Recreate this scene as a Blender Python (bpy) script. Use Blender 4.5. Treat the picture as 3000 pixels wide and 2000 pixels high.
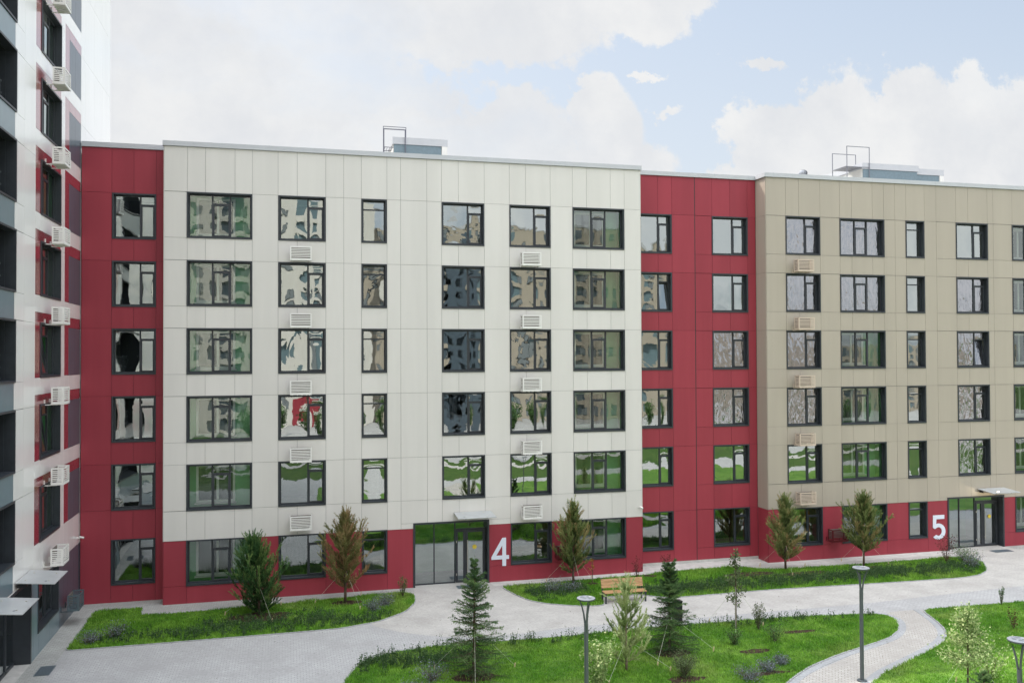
import bpy, bmesh, math, random
import numpy as np
from mathutils import Vector, Matrix
from mathutils.geometry import tessellate_polygon
R = math.radians
random.seed(7); rng = np.random.default_rng(7)
for o in list(bpy.data.objects): bpy.data.objects.remove(o)
SC = bpy.context.scene; COL = SC.collection
# ------------------------------------------------------------------ camera
YAW, PITCH, ROLL, CAMY, CAMH = .2521954, .0161128, -.0039623, -41.043, 10.781
F = Vector((math.sin(YAW)*math.cos(PITCH), math.cos(YAW)*math.cos(PITCH), math.sin(PITCH)))
r0 = Vector((math.cos(YAW), -math.sin(YAW), 0)); u0 = r0.cross(F)
rr = r0*math.cos(ROLL)+u0*math.sin(ROLL); uu = rr.cross(F)
cam = bpy.data.cameras.new('camera'); co = bpy.data.objects.new('camera', cam); COL.objects.link(co)
cam.sensor_width = 36; cam.lens = 30.953; cam.clip_start = .1; cam.clip_end = 3000
co.matrix_world = Matrix(((rr.x, uu.x, -F.x, 0), (rr.y, uu.y, -F.y, CAMY), (rr.z, uu.z, -F.z, CAMH), (0, 0, 0, 1)))
SC.camera = co
SC.render.resolution_x = 1024; SC.render.resolution_y = 682
SC.view_settings.view_transform = 'Standard'; SC.view_settings.look = 'None'
SC.view_settings.exposure = 0.45; SC.view_settings.gamma = 1
SC.render.engine = 'CYCLES'
SC.cycles.max_bounces = 8; SC.cycles.transparent_max_bounces = 12
# ------------------------------------------------------------------ sun + sky
SUN = Vector((-.45, 1, 1.30)).normalized()
sl = bpy.data.lights.new('sun', 'SUN'); sl.energy = 5.0; sl.angle = R(.5); sl.color = (1, .95, .87)
so = bpy.data.objects.new('sun', sl); COL.objects.link(so)
so.rotation_euler = SUN.to_track_quat('Z', 'Y').to_euler()
W = bpy.data.worlds.new('World'); SC.world = W; W.use_nodes = True
nt = W.node_tree; nt.nodes.clear()
def nn(t, typ, **k):
    n = t.nodes.new(typ)
    for a, b in k.items():
        if a.startswith('i_'): n.inputs[int(a[2:])].default_value = b
        else: setattr(n, a, b)
    return n
def math_(t, op, a, b=None, c=None, clamp=False):
    n = t.nodes.new('ShaderNodeMath'); n.operation = op; n.use_clamp = clamp
    for i, v in enumerate((a, b, c)):
        if v is None: continue
        if isinstance(v, (int, float)): n.inputs[i].default_value = v
        else: t.links.new(v, n.inputs[i])
    return n.outputs[0]
def mrange(t, v, a, b, c=0., d=1., smooth=True):
    n = t.nodes.new('ShaderNodeMapRange'); n.interpolation_type = 'SMOOTHSTEP' if smooth else 'LINEAR'
    t.links.new(v, n.inputs[0])
    for i, x in enumerate((a, b, c, d)): n.inputs[i+1].default_value = x
    return n.outputs[0]
def mixc(t, f, a, b, mode='MIX'):
    n = t.nodes.new('ShaderNodeMix'); n.data_type = 'RGBA'; n.blend_type = mode
    for i, v in ((0, f), (6, a), (7, b)):
        if isinstance(v, (int, float)): n.inputs[i].default_value = v
        elif isinstance(v, tuple): n.inputs[i].default_value = v if len(v) == 4 else (*v, 1)
        else: t.links.new(v, n.inputs[i])
    return n.outputs[2]
sky = nn(nt, 'ShaderNodeTexSky', sky_type='NISHITA', sun_disc=False)
sky.sun_elevation = math.asin(SUN.z); sky.sun_rotation = math.atan2(SUN.x, SUN.y)
sky.air_density = 1.0; sky.dust_density = 2.0; sky.ozone_density = 1.0
geo = nn(nt, 'ShaderNodeNewGeometry'); sep = nn(nt, 'ShaderNodeSeparateXYZ')
tc = nn(nt, 'ShaderNodeTexCoord'); nt.links.new(tc.outputs['Generated'], sep.inputs[0])
X_, Y_, Z_ = sep.outputs
# front half: direction seen on the plane y=1 ; back half uses noise only
den = math_(nt, 'MAXIMUM', math_(nt, 'ABSOLUTE', Y_), .05)
pu = math_(nt, 'DIVIDE', X_, den); pv = math_(nt, 'DIVIDE', Z_, den)
cmb = nn(nt, 'ShaderNodeCombineXYZ'); nt.links.new(pu, cmb.inputs[0]); nt.links.new(pv, cmb.inputs[1])
nz = nn(nt, 'ShaderNodeTexNoise', i_2=4.5, i_3=8., i_4=.62); nt.links.new(cmb.outputs[0], nz.inputs[0])
nzb = nn(nt, 'ShaderNodeTexNoise', i_2=13., i_3=8., i_4=.66); nt.links.new(cmb.outputs[0], nzb.inputs[0])
def vm(op, a, b, out=0):
    n = nt.nodes.new('ShaderNodeVectorMath'); n.operation = op
    for i, v in enumerate((a, b)):
        if isinstance(v, tuple): n.inputs[i].default_value = v
        elif v is not None: nt.links.new(v, n.inputs[i])
    return n.outputs[out]
wv = vm('SUBTRACT', nz.outputs['Color'], (.5, .5, .5)); wv = vm('MULTIPLY', wv, (.10, .10, 0))
wb = vm('SUBTRACT', nzb.outputs['Color'], (.5, .5, .5)); wb = vm('MULTIPLY', wb, (.075, .075, 0))
warp = vm('ADD', vm('ADD', cmb.outputs[0], wv), wb)
BL = [  # cx, cy, rx, ry, weight    (in direction units x/y, z/y)
 (-.15, .36, .30, .20, 1), (.02, .25, .22, .12, 1), (.20, .43, .22, .09, 1), (.42, .47, .13, .075, 1), (.33, .395, .07, .035, .8),
 (.0, .15, .40, .12, 1), (.25, .25, .10, .06, 1), (.37, .275, .05, .075, 1), (.40, .20, .09, .07, 1), (.30, .16, .2, .05, 1),
 (.585, .375, .045, .011, .5), (.455, .30, .05, .010, .35), (.44, .345, .04, .008, .3),
 (.60, .25, .075, .075, 1), (.70, .27, .085, .10, 1), (.82, .28, .09, .10, 1), (.95, .28, .12, .12, 1), (1.1, .30, .14, .13, 1), (.80, .18, .38, .06, 1)]
acc = None
for cx, cy, rx, ry, w in BL:
    d = vm('MULTIPLY', vm('SUBTRACT', warp, (cx, cy, 0)), (1/rx, 1/ry, 0))
    l = vm('LENGTH', d, None, 1)
    m = math_(nt, 'MULTIPLY', math_(nt, 'SUBTRACT', 1.35, l), 1. if w == 1 else .5)
    acc = m if acc is None else math_(nt, 'MAXIMUM', acc, m)
nz2 = nn(nt, 'ShaderNodeTexNoise', i_2=2.2, i_3=7., i_4=.6)
nt.links.new(vm('MULTIPLY', tc.outputs['Generated'], (1, 1, 2.2)), nz2.inputs[0])
nzc = nn(nt, 'ShaderNodeTexNoise', i_2=26., i_3=6., i_4=.65); nt.links.new(cmb.outputs[0], nzc.inputs[0])
fz = math_(nt, 'ADD', math_(nt, 'MULTIPLY', math_(nt, 'SUBTRACT', nzb.outputs[0], .5), .75), math_(nt, 'MULTIPLY', math_(nt, 'SUBTRACT', nzc.outputs[0], .5), .55))
acc = mrange(nt, math_(nt, 'ADD', acc, fz), .27, .47)
backm = mrange(nt, nz2.outputs[0], .40, .58)
isfront = mrange(nt, Y_, .12, .3)
mask = math_(nt, 'ADD', math_(nt, 'MULTIPLY', acc, isfront), math_(nt, 'MULTIPLY', backm, math_(nt, 'SUBTRACT', 1., isfront)))
# cloud brightness
tex = mrange(nt, nz.outputs[0], .36, .66)
tex2 = mrange(nt, nzb.outputs[0], .3, .7)
tt = math_(nt, 'ADD', math_(nt, 'MULTIPLY', tex, .7), math_(nt, 'MULTIPLY', tex2, .3))
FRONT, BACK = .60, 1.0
ccol = mixc(nt, tt, (.555, .57, .595), (.66, .662, .66))
# unseen sky overhead and behind the camera is boosted to light walls and ground
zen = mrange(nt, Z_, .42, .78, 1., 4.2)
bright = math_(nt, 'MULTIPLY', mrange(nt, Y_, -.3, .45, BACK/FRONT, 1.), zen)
ccol = mixc(nt, 1., ccol, (1, 1, 1), 'MULTIPLY')
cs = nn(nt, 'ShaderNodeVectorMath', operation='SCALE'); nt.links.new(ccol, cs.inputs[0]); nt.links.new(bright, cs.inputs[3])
skys = nn(nt, 'ShaderNodeVectorMath', operation='SCALE'); nt.links.new(sky.outputs[0], skys.inputs[0]); skys.inputs[3].default_value = .10
# thin high veil over the blue
veil = mixc(nt, .6, skys.outputs[0], (.54, .61, .69))
vs = nn(nt, 'ShaderNodeVectorMath', operation='SCALE'); nt.links.new(veil, vs.inputs[0]); nt.links.new(math_(nt, 'MULTIPLY', mrange(nt, Z_, .42, .78, 1., 3.), mrange(nt, Y_, -.3, .45, 1.15, 1.)), vs.inputs[3])  # blue overhead gets a similar added boost, out of view
# towards the horizon the blue pales
hz = mrange(nt, pv, .10, .55, .65, 0.)
blue = mixc(nt, math_(nt, 'MULTIPLY', hz, isfront), vs.outputs[0], (.56, .60, .64))
nz4 = nn(nt, 'ShaderNodeTexNoise', i_2=1.9, i_3=7., i_4=.55); nt.links.new(vm('MULTIPLY', warp, (1.0, 2.3, 1)), nz4.inputs[0])
thin = mrange(nt, nz4.outputs[0], .46, .66, 0., .62)
leftw = mrange(nt, pu, .10, .45, 1., .15)
mask = math_(nt, 'MULTIPLY', mask, math_(nt, 'SUBTRACT', 1., math_(nt, 'MULTIPLY', thin, leftw)))
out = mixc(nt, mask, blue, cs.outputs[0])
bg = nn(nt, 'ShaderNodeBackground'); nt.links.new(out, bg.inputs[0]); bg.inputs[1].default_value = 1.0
wo = nn(nt, 'ShaderNodeOutputWorld'); nt.links.new(bg.outputs[0], wo.inputs[0])
try: W.cycles.sampling_method = 'MANUAL'; W.cycles.sample_map_resolution = 512
except Exception: pass

# ------------------------------------------------------------------ materials
def mat(name, col, rough=.6, spec=.5, metal=0., var=.0, vscale=1.5, coat=0., bump=0., bscale=20., island=0., col2=None, streak=False):
    m = bpy.data.materials.new(name); m.use_nodes = True; t = m.node_tree; p = t.nodes['Principled BSDF']
    p.inputs['Roughness'].default_value = rough; p.inputs['Metallic'].default_value = metal
    p.inputs['Specular IOR Level'].default_value = spec; p.inputs['Coat Weight'].default_value = coat
    c = (*col, 1); p.inputs['Base Color'].default_value = c
    tcn = t.nodes.new('ShaderNodeTexCoord'); cur = None
    if var or col2:
        n = nn(t, 'ShaderNodeTexNoise', i_2=vscale, i_3=6., i_4=.6)
        if streak:
            mp = nn(t, 'ShaderNodeMapping'); mp.inputs['Scale'].default_value = (2.5, 2.5, .18)
            t.links.new(tcn.outputs['Object'], mp.inputs[0]); t.links.new(mp.outputs[0], n.inputs[0])
        else: t.links.new(tcn.outputs['Object'], n.inputs[0])
        f = mrange(t, n.outputs[0], .3, .7)
        a = tuple(x*(1-var) for x in col); b = tuple(min(1, x*(1+var)) for x in (col2 or col))
        cur = mixc(t, f, a, b)
    if island:
        g = nn(t, 'ShaderNodeNewGeometry'); hs = mrange(t, g.outputs['Random Per Island'], 0, 1, 1-island, 1+island, False)
        sc = nn(t, 'ShaderNodeVectorMath', operation='SCALE')
        if cur is None: sc.inputs[0].default_value = col
        else: t.links.new(cur, sc.inputs[0])
        t.links.new(hs, sc.inputs[3]); cur = sc.outputs[0]
    if cur is not None: t.links.new(cur, p.inputs['Base Color'])
    if bump:
        n = nn(t, 'ShaderNodeTexNoise', i_2=bscale, i_3=4.); t.links.new(tcn.outputs['Object'], n.inputs[0])
        b = nn(t, 'ShaderNodeBump', i_0=.6, i_1=bump); t.links.new(n.outputs[0], b.inputs['Height']); t.links.new(b.outputs[0], p.inputs['Normal'])
    return m
M = {}
M['cream'] = mat('cream_panel', (.615, .586, .543), .42, .5, var=.035, vscale=.35, island=.02, bump=.004, bscale=3, streak=True)
M['red'] = mat('red_panel', (.285, .040, .055), .40, .25, var=.06, vscale=.5, island=.05, bump=.004, bscale=3, streak=True)
M['beige'] = mat('beige_panel', (.385, .335, .27), .42, .5, var=.04, vscale=.35, island=.02, bump=.004, bscale=3, streak=True)
M['white'] = mat('white_panel', (.84, .82, .79), .25, .7, var=.02, vscale=.4, island=.02, bump=.003, bscale=3, streak=True)
M['tred'] = mat('tower_red_panel', (.26, .02, .035), .2, 1., var=.04, island=.03)
M['slate'] = mat('slate_panel', (.066, .092, .118), .34, .5, var=.05, island=.04)
M['teal'] = mat('teal_panel', (.13, .19, .215), .32, .5, var=.05, island=.03)
for q in ('white', 'tred', 'slate', 'teal'):
    p = M[q].node_tree.nodes['Principled BSDF']; p.inputs['Coat Weight'].default_value = .6; p.inputs['Coat IOR'].default_value = 1.65; p.inputs['Coat Roughness'].default_value = .14
for q, w_, i_ in (('tred', 1., 2.1), ('slate', .25, 1.8), ('teal', .35, 1.7)):
    p = M[q].node_tree.nodes['Principled BSDF']; p.inputs['Coat Weight'].default_value = w_; p.inputs['Coat IOR'].default_value = i_
M['gap'] = mat('panel_gap', (.20, .20, .19), .8, .2)
M['redgap'] = mat('red_panel_gap', (.09, .012, .018), .8, .2)
M['trim'] = mat('white_metal_coping', (.46, .465, .48), .4, .5, metal=.0, var=.03)
M['dark'] = mat('anthracite_frame', (.027, .032, .038), .42, .5, var=.12, vscale=4)
M['roof'] = mat('roof_membrane', (.35, .35, .34), .9, .2, var=.1)
M['acw'] = mat('white_basket_paint', (.70, .68, .64), .5, .4, var=.03)
M['acb'] = mat('sand_basket_paint', (.52, .42, .33), .5, .4, var=.03)
M['acr'] = mat('dark_red_basket_paint', (.10, .008, .012), .5, .4)
M['acs'] = mat('slate_basket_paint', (.09, .12, .135), .5, .4)
M['acin'] = mat('basket_inside', (.17, .15, .13), .8, .2)
M['sign'] = mat('number_paint', (.66, .69, .76), .5, .4)
M['steel'] = mat('brushed_steel', (.60, .58, .50), .35, .5, metal=.9)
M['lamp'] = mat('lamp_grey_paint', (.07, .08, .088), .45, .5, var=.08, vscale=6)
M['lamptop'] = mat('lamp_white_top', (.15, .16, .18), .4, .5)
M['galv'] = mat('galvanised_ladder', (.12, .12, .15), .5, .5, metal=.3)
M['galvl'] = mat('pale_ladder_paint', (.16, .165, .19), .5, .5)
M['zinc'] = mat('vent_zinc', (.30, .31, .33), .4, .5, metal=.2)
M['lantern'] = mat('rooftop_blue_cladding', (.15, .205, .235), .5, .5, var=.08, vscale=8)
M['yellow'] = mat('yellow_sticker', (.72, .55, .06), .5, .4)
M['concrete'] = mat('concrete_strip', (.46, .44, .41), .9, .2, var=.12, vscale=3, bump=.01)
M['kerb'] = mat('kerb_concrete', (.30, .30, .29), .9, .2, var=.15, vscale=4)
M['soil'] = mat('soil', (.045, .03, .02), 1, .1, var=.4, vscale=6, bump=.03, bscale=14)
M['black'] = mat('black_metal', (.012, .012, .014), .5, .5)
M['grate'] = mat('steel_grate', (.13, .16, .18), .5, .5, metal=.3, var=.1, vscale=20)
M['bark'] = mat('bark', (.10, .07, .05), .9, .2, var=.3, vscale=12)
M['palebark'] = mat('pale_bark', (.22, .17, .12), .9, .2, var=.3, vscale=12)
M['rope'] = mat('tie_rope', (.50, .52, .40), .8, .2)
M['stake'] = mat('wooden_peg', (.55, .43, .26), .8, .2)
M['midglass'] = mat('far_window_glass', (.19, .21, .22), .3, .6)
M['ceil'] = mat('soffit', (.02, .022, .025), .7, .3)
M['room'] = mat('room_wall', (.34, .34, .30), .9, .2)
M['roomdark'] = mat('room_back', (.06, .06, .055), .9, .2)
M['loggia'] = mat('green_loggia_wall', (.22, .48, .26), .8, .2, var=.08)
M['innerw'] = mat('inner_white_frame', (.75, .76, .72), .5, .4)
M['orange'] = mat('orange_item', (.65, .12, .03), .7, .3)
M['innerglass'] = mat('inner_dark_glass', (.02, .03, .025), .05, .8)
def wood():
    m = mat('pine_slats', (.52, .27, .10), .55, .4); t = m.node_tree; p = t.nodes['Principled BSDF']
    tcn = nn(t, 'ShaderNodeTexCoord'); mp = nn(t, 'ShaderNodeMapping'); mp.inputs['Scale'].default_value = (1.2, 18, 18)
    n = nn(t, 'ShaderNodeTexNoise', i_2=2.5, i_3=6.); t.links.new(tcn.outputs['Object'], mp.inputs[0]); t.links.new(mp.outputs[0], n.inputs[0])
    t.links.new(mixc(t, mrange(t, n.outputs[0], .35, .65), (.30, .16, .07), (.46, .28, .135)), p.inputs['Base Color']); return m
M['wood'] = wood()
def glass(name, bscale, bstr, fac, tint=(.86, .92, .90), stretch=(1, 1, 1), trans=(.62, .72, .66)):
    m = bpy.data.materials.new(name); m.use_nodes = True; t = m.node_tree; t.nodes.clear()
    g = nn(t, 'ShaderNodeNewGeometry'); mp = nn(t, 'ShaderNodeMapping'); mp.inputs['Scale'].default_value = stretch
    t.links.new(g.outputs['Position'], mp.inputs[0])
    n = nn(t, 'ShaderNodeTexNoise', i_2=bscale, i_3=2.5, i_4=.5, i_8=.6); t.links.new(mp.outputs[0], n.inputs[0])
    b = nn(t, 'ShaderNodeBump', i_0=1., i_1=bstr); t.links.new(n.outputs[0], b.inputs['Height'])
    gl = nn(t, 'ShaderNodeBsdfGlossy'); gl.inputs['Roughness'].default_value = .0; gl.inputs['Color'].default_value = (*tint, 1); t.links.new(b.outputs[0], gl.inputs['Normal'])
    tr = nn(t, 'ShaderNodeBsdfTransparent'); tr.inputs[0].default_value = (*trans, 1)
    fr = nn(t, 'ShaderNodeFresnel'); fr.inputs[0].default_value = 1.5; 
    f = math_(t, 'ADD', fac, fr.outputs[0], clamp=True)
    mx = nn(t, 'ShaderNodeMixShader'); t.links.new(f, mx.inputs[0]); t.links.new(tr.outputs[0], mx.inputs[1]); t.links.new(gl.outputs[0], mx.inputs[2])
    o = nn(t, 'ShaderNodeOutputMaterial'); t.links.new(mx.outputs[0], o.inputs[0]); return m
M['glass'] = glass('window_glass', .85, .0040, .35)
M['glassl'] = glass('loggia_glass', .8, .0035, .13, trans=(.9, .96, .92))
M['foil'] = glass('rippled_foil_glass', 3.0, .024, .38, tint=(.74, .75, .78), stretch=(1.6, 1, .55), trans=(.3, .3, .3))
M['doorglass'] = glass('door_glass', .6, .006, .40, tint=(.8, .86, .88))
M['canopy_old'] = glass('canopy_glass', .6, .002, .30, tint=(.75, .78, .78), trans=(.55, .58, .57))
M['canopyglass'] = mat('frosted_grey_canopy', (.36, .37, .365), .3, .8, var=.06, vscale=2)
def emis(name, col, s):
    m = bpy.data.materials.new(name); m.use_nodes = True; t = m.node_tree; p = t.nodes['Principled BSDF']
    p.inputs['Emission Color'].default_value = (*col, 1); p.inputs['Emission Strength'].default_value = s; return m
M['spot'] = emis('lit_lamp_glass', (1, .86, .62), 9)
def paving(name, a, b, mortar, sx=.2, row=.1, rot=0., stain=.17):
    m = bpy.data.materials.new(name); m.use_nodes = True; t = m.node_tree; p = t.nodes['Principled BSDF']
    p.inputs['Roughness'].default_value = .85; p.inputs['Specular IOR Level'].default_value = .25
    g = nn(t, 'ShaderNodeTexCoord'); mp = nn(t, 'ShaderNodeMapping'); mp.inputs['Rotation'].default_value = (0, 0, rot)
    t.links.new(g.outputs['Object'], mp.inputs[0])
    br = nn(t, 'ShaderNodeTexBrick'); t.links.new(mp.outputs[0], br.inputs[0])
    br.inputs['Color1'].default_value = (*a, 1); br.inputs['Color2'].default_value = (*b, 1); br.inputs['Mortar'].default_value = (*mortar, 1)
    br.inputs['Scale'].default_value = 1; br.inputs['Mortar Size'].default_value = .008; br.inputs['Brick Width'].default_value = sx; br.inputs['Row Height'].default_value = row
    br.inputs['Bias'].default_value = -.1
    n1 = nn(t, 'ShaderNodeTexNoise', i_2=.7, i_3=8., i_4=.65); t.links.new(g.outputs['Object'], n1.inputs[0])
    n2 = nn(t, 'ShaderNodeTexNoise', i_2=9., i_3=6., i_4=.7); t.links.new(g.outputs['Object'], n2.inputs[0])
    c = mixc(t, mrange(t, n1.outputs[0], .35, .7), br.outputs[0], tuple(x*(1-stain) for x in a), 'MIX')
    c2 = mixc(t, 1., c, mixc(t, mrange(t, n2.outputs[0], .3, .7), (.88, .88, .88), (1.08, 1.08, 1.08)), 'MULTIPLY')
    n3 = nn(t, 'ShaderNodeTexNoise', i_2=3., i_3=8., i_4=.75); t.links.new(g.outputs['Object'], n3.inputs[0])
    c3 = mixc(t, mrange(t, n3.outputs[0], .66, .74, 0, .45), c2, tuple(x*.45 for x in a))
    t.links.new(c3, p.inputs['Base Color'])
    b = nn(t, 'ShaderNodeBump', i_0=.5, i_1=.004); t.links.new(br.outputs[1], b.inputs['Height']); b.invert = True; t.links.new(b.outputs[0], p.inputs['Normal'])
    return m
M['pave_cool'] = paving('cool_grey_pavers', (.385, .375, .365), (.43, .42, .41), (.22, .22, .22))
M['pave_warm'] = paving('warm_grey_pavers', (.425, .40, .37), (.47, .445, .415), (.38, .365, .34))
M['pave_strip'] = paving('apron_pavers', (.37, .365, .34), (.43, .42, .395), (.22, .23, .20), stain=.2)
M['pave_path'] = paving('path_pavers', (.40, .37, .335), (.46, .43, .39), (.17, .16, .14), sx=.2, row=.12, rot=.6)
M['pave_edge'] = paving('path_edge_pavers', (.335, .335, .335), (.37, .37, .37), (.26, .26, .27), sx=.2, row=.1, rot=1.2)
def foliage(name, cols, rough=.75, nscale=1.2, trans=.25):
    """cols: list of (pos,colour) read by a per-shoot value"""
    m = bpy.data.materials.new(name); m.use_nodes = True; t = m.node_tree; p = t.nodes['Principled BSDF']
    p.inputs['Roughness'].default_value = rough; p.inputs['Specular IOR Level'].default_value = .25
    at = nn(t, 'ShaderNodeAttribute'); at.attribute_name = 'tint'
    rp = nn(t, 'ShaderNodeValToRGB'); el = rp.color_ramp.elements
    while len(el) > 1: el.remove(el[-1])
    el[0].position = cols[0][0]; el[0].color = (*cols[0][1], 1)
    for q, c in cols[1:]:
        e = el.new(q); e.color = (*c, 1)
    t.links.new(at.outputs['Fac'], rp.inputs[0])
    t.links.new(rp.outputs[0], p.inputs['Base Color'])
    td = nn(t, 'ShaderNodeBsdfTranslucent'); t.links.new(rp.outputs[0], td.inputs[0])
    mx = nn(t, 'ShaderNodeMixShader', i_0=trans); t.links.new(p.outputs[0], mx.inputs[1]); t.links.new(td.outputs[0], mx.inputs[2])
    t.links.new(mx.outputs[0], t.nodes['Material Output'].inputs[0]); return m
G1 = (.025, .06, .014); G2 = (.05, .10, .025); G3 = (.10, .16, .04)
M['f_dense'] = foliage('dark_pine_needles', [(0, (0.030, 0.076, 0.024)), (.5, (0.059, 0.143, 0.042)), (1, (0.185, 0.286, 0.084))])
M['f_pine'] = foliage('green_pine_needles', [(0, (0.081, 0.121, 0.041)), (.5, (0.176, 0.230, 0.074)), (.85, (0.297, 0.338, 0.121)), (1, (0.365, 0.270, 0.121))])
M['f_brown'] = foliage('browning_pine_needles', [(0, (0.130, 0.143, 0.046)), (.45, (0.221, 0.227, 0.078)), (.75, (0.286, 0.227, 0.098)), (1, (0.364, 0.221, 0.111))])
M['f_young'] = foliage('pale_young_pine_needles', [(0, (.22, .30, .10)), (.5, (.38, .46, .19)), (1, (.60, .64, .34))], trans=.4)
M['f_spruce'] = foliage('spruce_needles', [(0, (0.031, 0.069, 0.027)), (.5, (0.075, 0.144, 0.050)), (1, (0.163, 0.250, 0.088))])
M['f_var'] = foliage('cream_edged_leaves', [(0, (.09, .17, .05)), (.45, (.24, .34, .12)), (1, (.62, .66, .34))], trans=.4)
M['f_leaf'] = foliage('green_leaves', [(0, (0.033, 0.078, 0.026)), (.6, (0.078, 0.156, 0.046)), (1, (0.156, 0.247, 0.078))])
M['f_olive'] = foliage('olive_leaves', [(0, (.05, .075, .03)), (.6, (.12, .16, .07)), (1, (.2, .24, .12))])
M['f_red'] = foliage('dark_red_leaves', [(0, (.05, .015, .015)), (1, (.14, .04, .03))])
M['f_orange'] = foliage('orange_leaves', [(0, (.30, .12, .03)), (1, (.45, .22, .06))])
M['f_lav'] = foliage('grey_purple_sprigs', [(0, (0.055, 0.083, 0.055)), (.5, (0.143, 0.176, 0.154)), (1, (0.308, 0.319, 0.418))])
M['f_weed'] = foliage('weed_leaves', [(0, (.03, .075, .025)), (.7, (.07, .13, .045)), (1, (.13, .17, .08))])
def grassmat(name, k=1.):
    m = bpy.data.materials.new(name); m.use_nodes = True; t = m.node_tree; p = t.nodes['Principled BSDF']
    p.inputs['Roughness'].default_value = .8; p.inputs['Specular IOR Level'].default_value = .2
    g = nn(t, 'ShaderNodeNewGeometry'); n = nn(t, 'ShaderNodeTexNoise', i_2=.55, i_3=6., i_4=.6); t.links.new(g.outputs['Position'], n.inputs[0])
    n2 = nn(t, 'ShaderNodeTexNoise', i_2=2.6, i_3=5., i_4=.7); t.links.new(g.outputs['Position'], n2.inputs[0])
    c = mixc(t, mrange(t, n.outputs[0], .35, .65), tuple(k*x for x in (.115, .275, .022)), tuple(k*x for x in (.235, .42, .055)))
    n5 = nn(t, 'ShaderNodeTexNoise', i_2=.28, i_3=4., i_4=.6); t.links.new(g.outputs['Position'], n5.inputs[0])
    c = mixc(t, mrange(t, n5.outputs[0], .52, .68, 0, .6), c, tuple(k*x for x in (.26, .34, .08)))
    c = mixc(t, mrange(t, n2.outputs[0], .35, .75, 0, .55), c, tuple(k*x for x in (.032, .13, .018)))
    r = nn(t, 'ShaderNodeNewGeometry'); s = nn(t, 'ShaderNodeVectorMath', operation='SCALE'); t.links.new(c, s.inputs[0])
    t.links.new(mrange(t, r.outputs['Random Per Island'], 0, 1, .65, 1.4, False), s.inputs[3])
    t.links.new(s.outputs[0] if k == 1. else c, p.inputs['Base Color'])
    if k == 1.:
        td = nn(t, 'ShaderNodeBsdfTranslucent'); t.links.new(s.outputs[0], td.inputs[0])
        mx = nn(t, 'ShaderNodeMixShader', i_0=.3); t.links.new(p.outputs[0], mx.inputs[1]); t.links.new(td.outputs[0], mx.inputs[2])
        t.links.new(mx.outputs[0], t.nodes['Material Output'].inputs[0])
    return m
M['grass'] = grassmat('grass_blades'); M['lawn'] = grassmat('lawn_ground', .5); M['far_lawn'] = grassmat('far_lawn_ground', .26)

# ------------------------------------------------------------------ mesh helpers
class MB:
    def __init__(s): s.v = []; s.f = []; s.mi = []; s.t = []; s.mats = []
    def m(s, mt):
        if mt not in s.mats: s.mats.append(mt)
        return s.mats.index(mt)
    def face(s, vs, mi=0, t=0.):
        n = len(s.v); s.v += [tuple(v) for v in vs]; s.f.append(tuple(range(n, n+len(vs)))); s.mi.append(mi); s.t.append(t)
    def box(s, x0, x1, y0, y1, z0, z1, mt=None, t=0., T=None):
        mi = s.m(mt) if mt else 0
        n = len(s.v)
        P = [(x, y, z) for z in (z0, z1) for y in (y0, y1) for x in (x0, x1)]
        if T: P = [T(*p) for p in P]
        s.v += P
        for q in ((0, 2, 3, 1), (4, 5, 7, 6), (0, 1, 5, 4), (2, 6, 7, 3), (0, 4, 6, 2), (1, 3, 7, 5)):
            s.f.append(tuple(n+i for i in q)); s.mi.append(mi); s.t.append(t)
    def tube(s, pts, rad, seg=6, mt=None, t=0., caps=True):
        mi = s.m(mt) if mt else 0; pts = [Vector(p) for p in pts]
        if not isinstance(rad, (list, tuple)): rad = [rad]*len(pts)
        rings = []
        for i, p in enumerate(pts):
            d = (pts[min(i+1, len(pts)-1)]-pts[max(i-1, 0)]).normalized()
            a = d.cross(Vector((0, 0, 1)) if abs(d.z) < .95 else Vector((1, 0, 0))).normalized(); b = d.cross(a)
            n = len(s.v); rings.append(n)
            for k in range(seg):
                w = 2*math.pi*k/seg; s.v.append(tuple(p+(a*math.cos(w)+b*math.sin(w))*rad[i]))
        for i in range(len(pts)-1):
            for k in range(seg):
                k2 = (k+1) % seg; s.f.append((rings[i]+k, rings[i+1]+k, rings[i+1]+k2, rings[i]+k2)); s.mi.append(mi); s.t.append(t)
        if caps:
            s.f.append(tuple(rings[0]+k for k in range(seg))); s.f.append(tuple(rings[-1]+k for k in reversed(range(seg)))); s.mi += [mi, mi]; s.t += [t, t]
    def lathe(s, prof, c=(0, 0, 0), seg=24, mt=None):
        mi = s.m(mt) if mt else 0; R_ = []
        for r, z in prof:
            n = len(s.v); R_.append(n)
            for k in range(seg):
                w = 2*math.pi*k/seg; s.v.append((c[0]+r*math.cos(w), c[1]+r*math.sin(w), c[2]+z))
        for i in range(len(prof)-1):
            for k in range(seg):
                k2 = (k+1) % seg; s.f.append((R_[i]+k, R_[i]+k2, R_[i+1]+k2, R_[i+1]+k)); s.mi.append(mi); s.t.append(0.)
    def mesh(s, name, mt=None, smooth=False):
        me = bpy.data.meshes.new(name); me.from_pydata(s.v, [], s.f)
        for q in (s.mats or [mt]): me.materials.append(M[q] if isinstance(q, str) else q)
        if s.mats: me.polygons.foreach_set('material_index', s.mi)
        if any(s.t):
            a = me.attributes.new('tint', 'FLOAT', 'FACE'); a.data.foreach_set('value', s.t)
        if smooth: me.polygons.foreach_set('use_smooth', [True]*len(s.f))
        me.update(); return me
    def build(s, name, mt=None, parent=None, loc=None, smooth=False):
        o = bpy.data.objects.new(name, s.mesh(name, mt, smooth)); COL.objects.link(o)
        if parent: o.parent = parent
        if loc: o.location = loc
        return o
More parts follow.
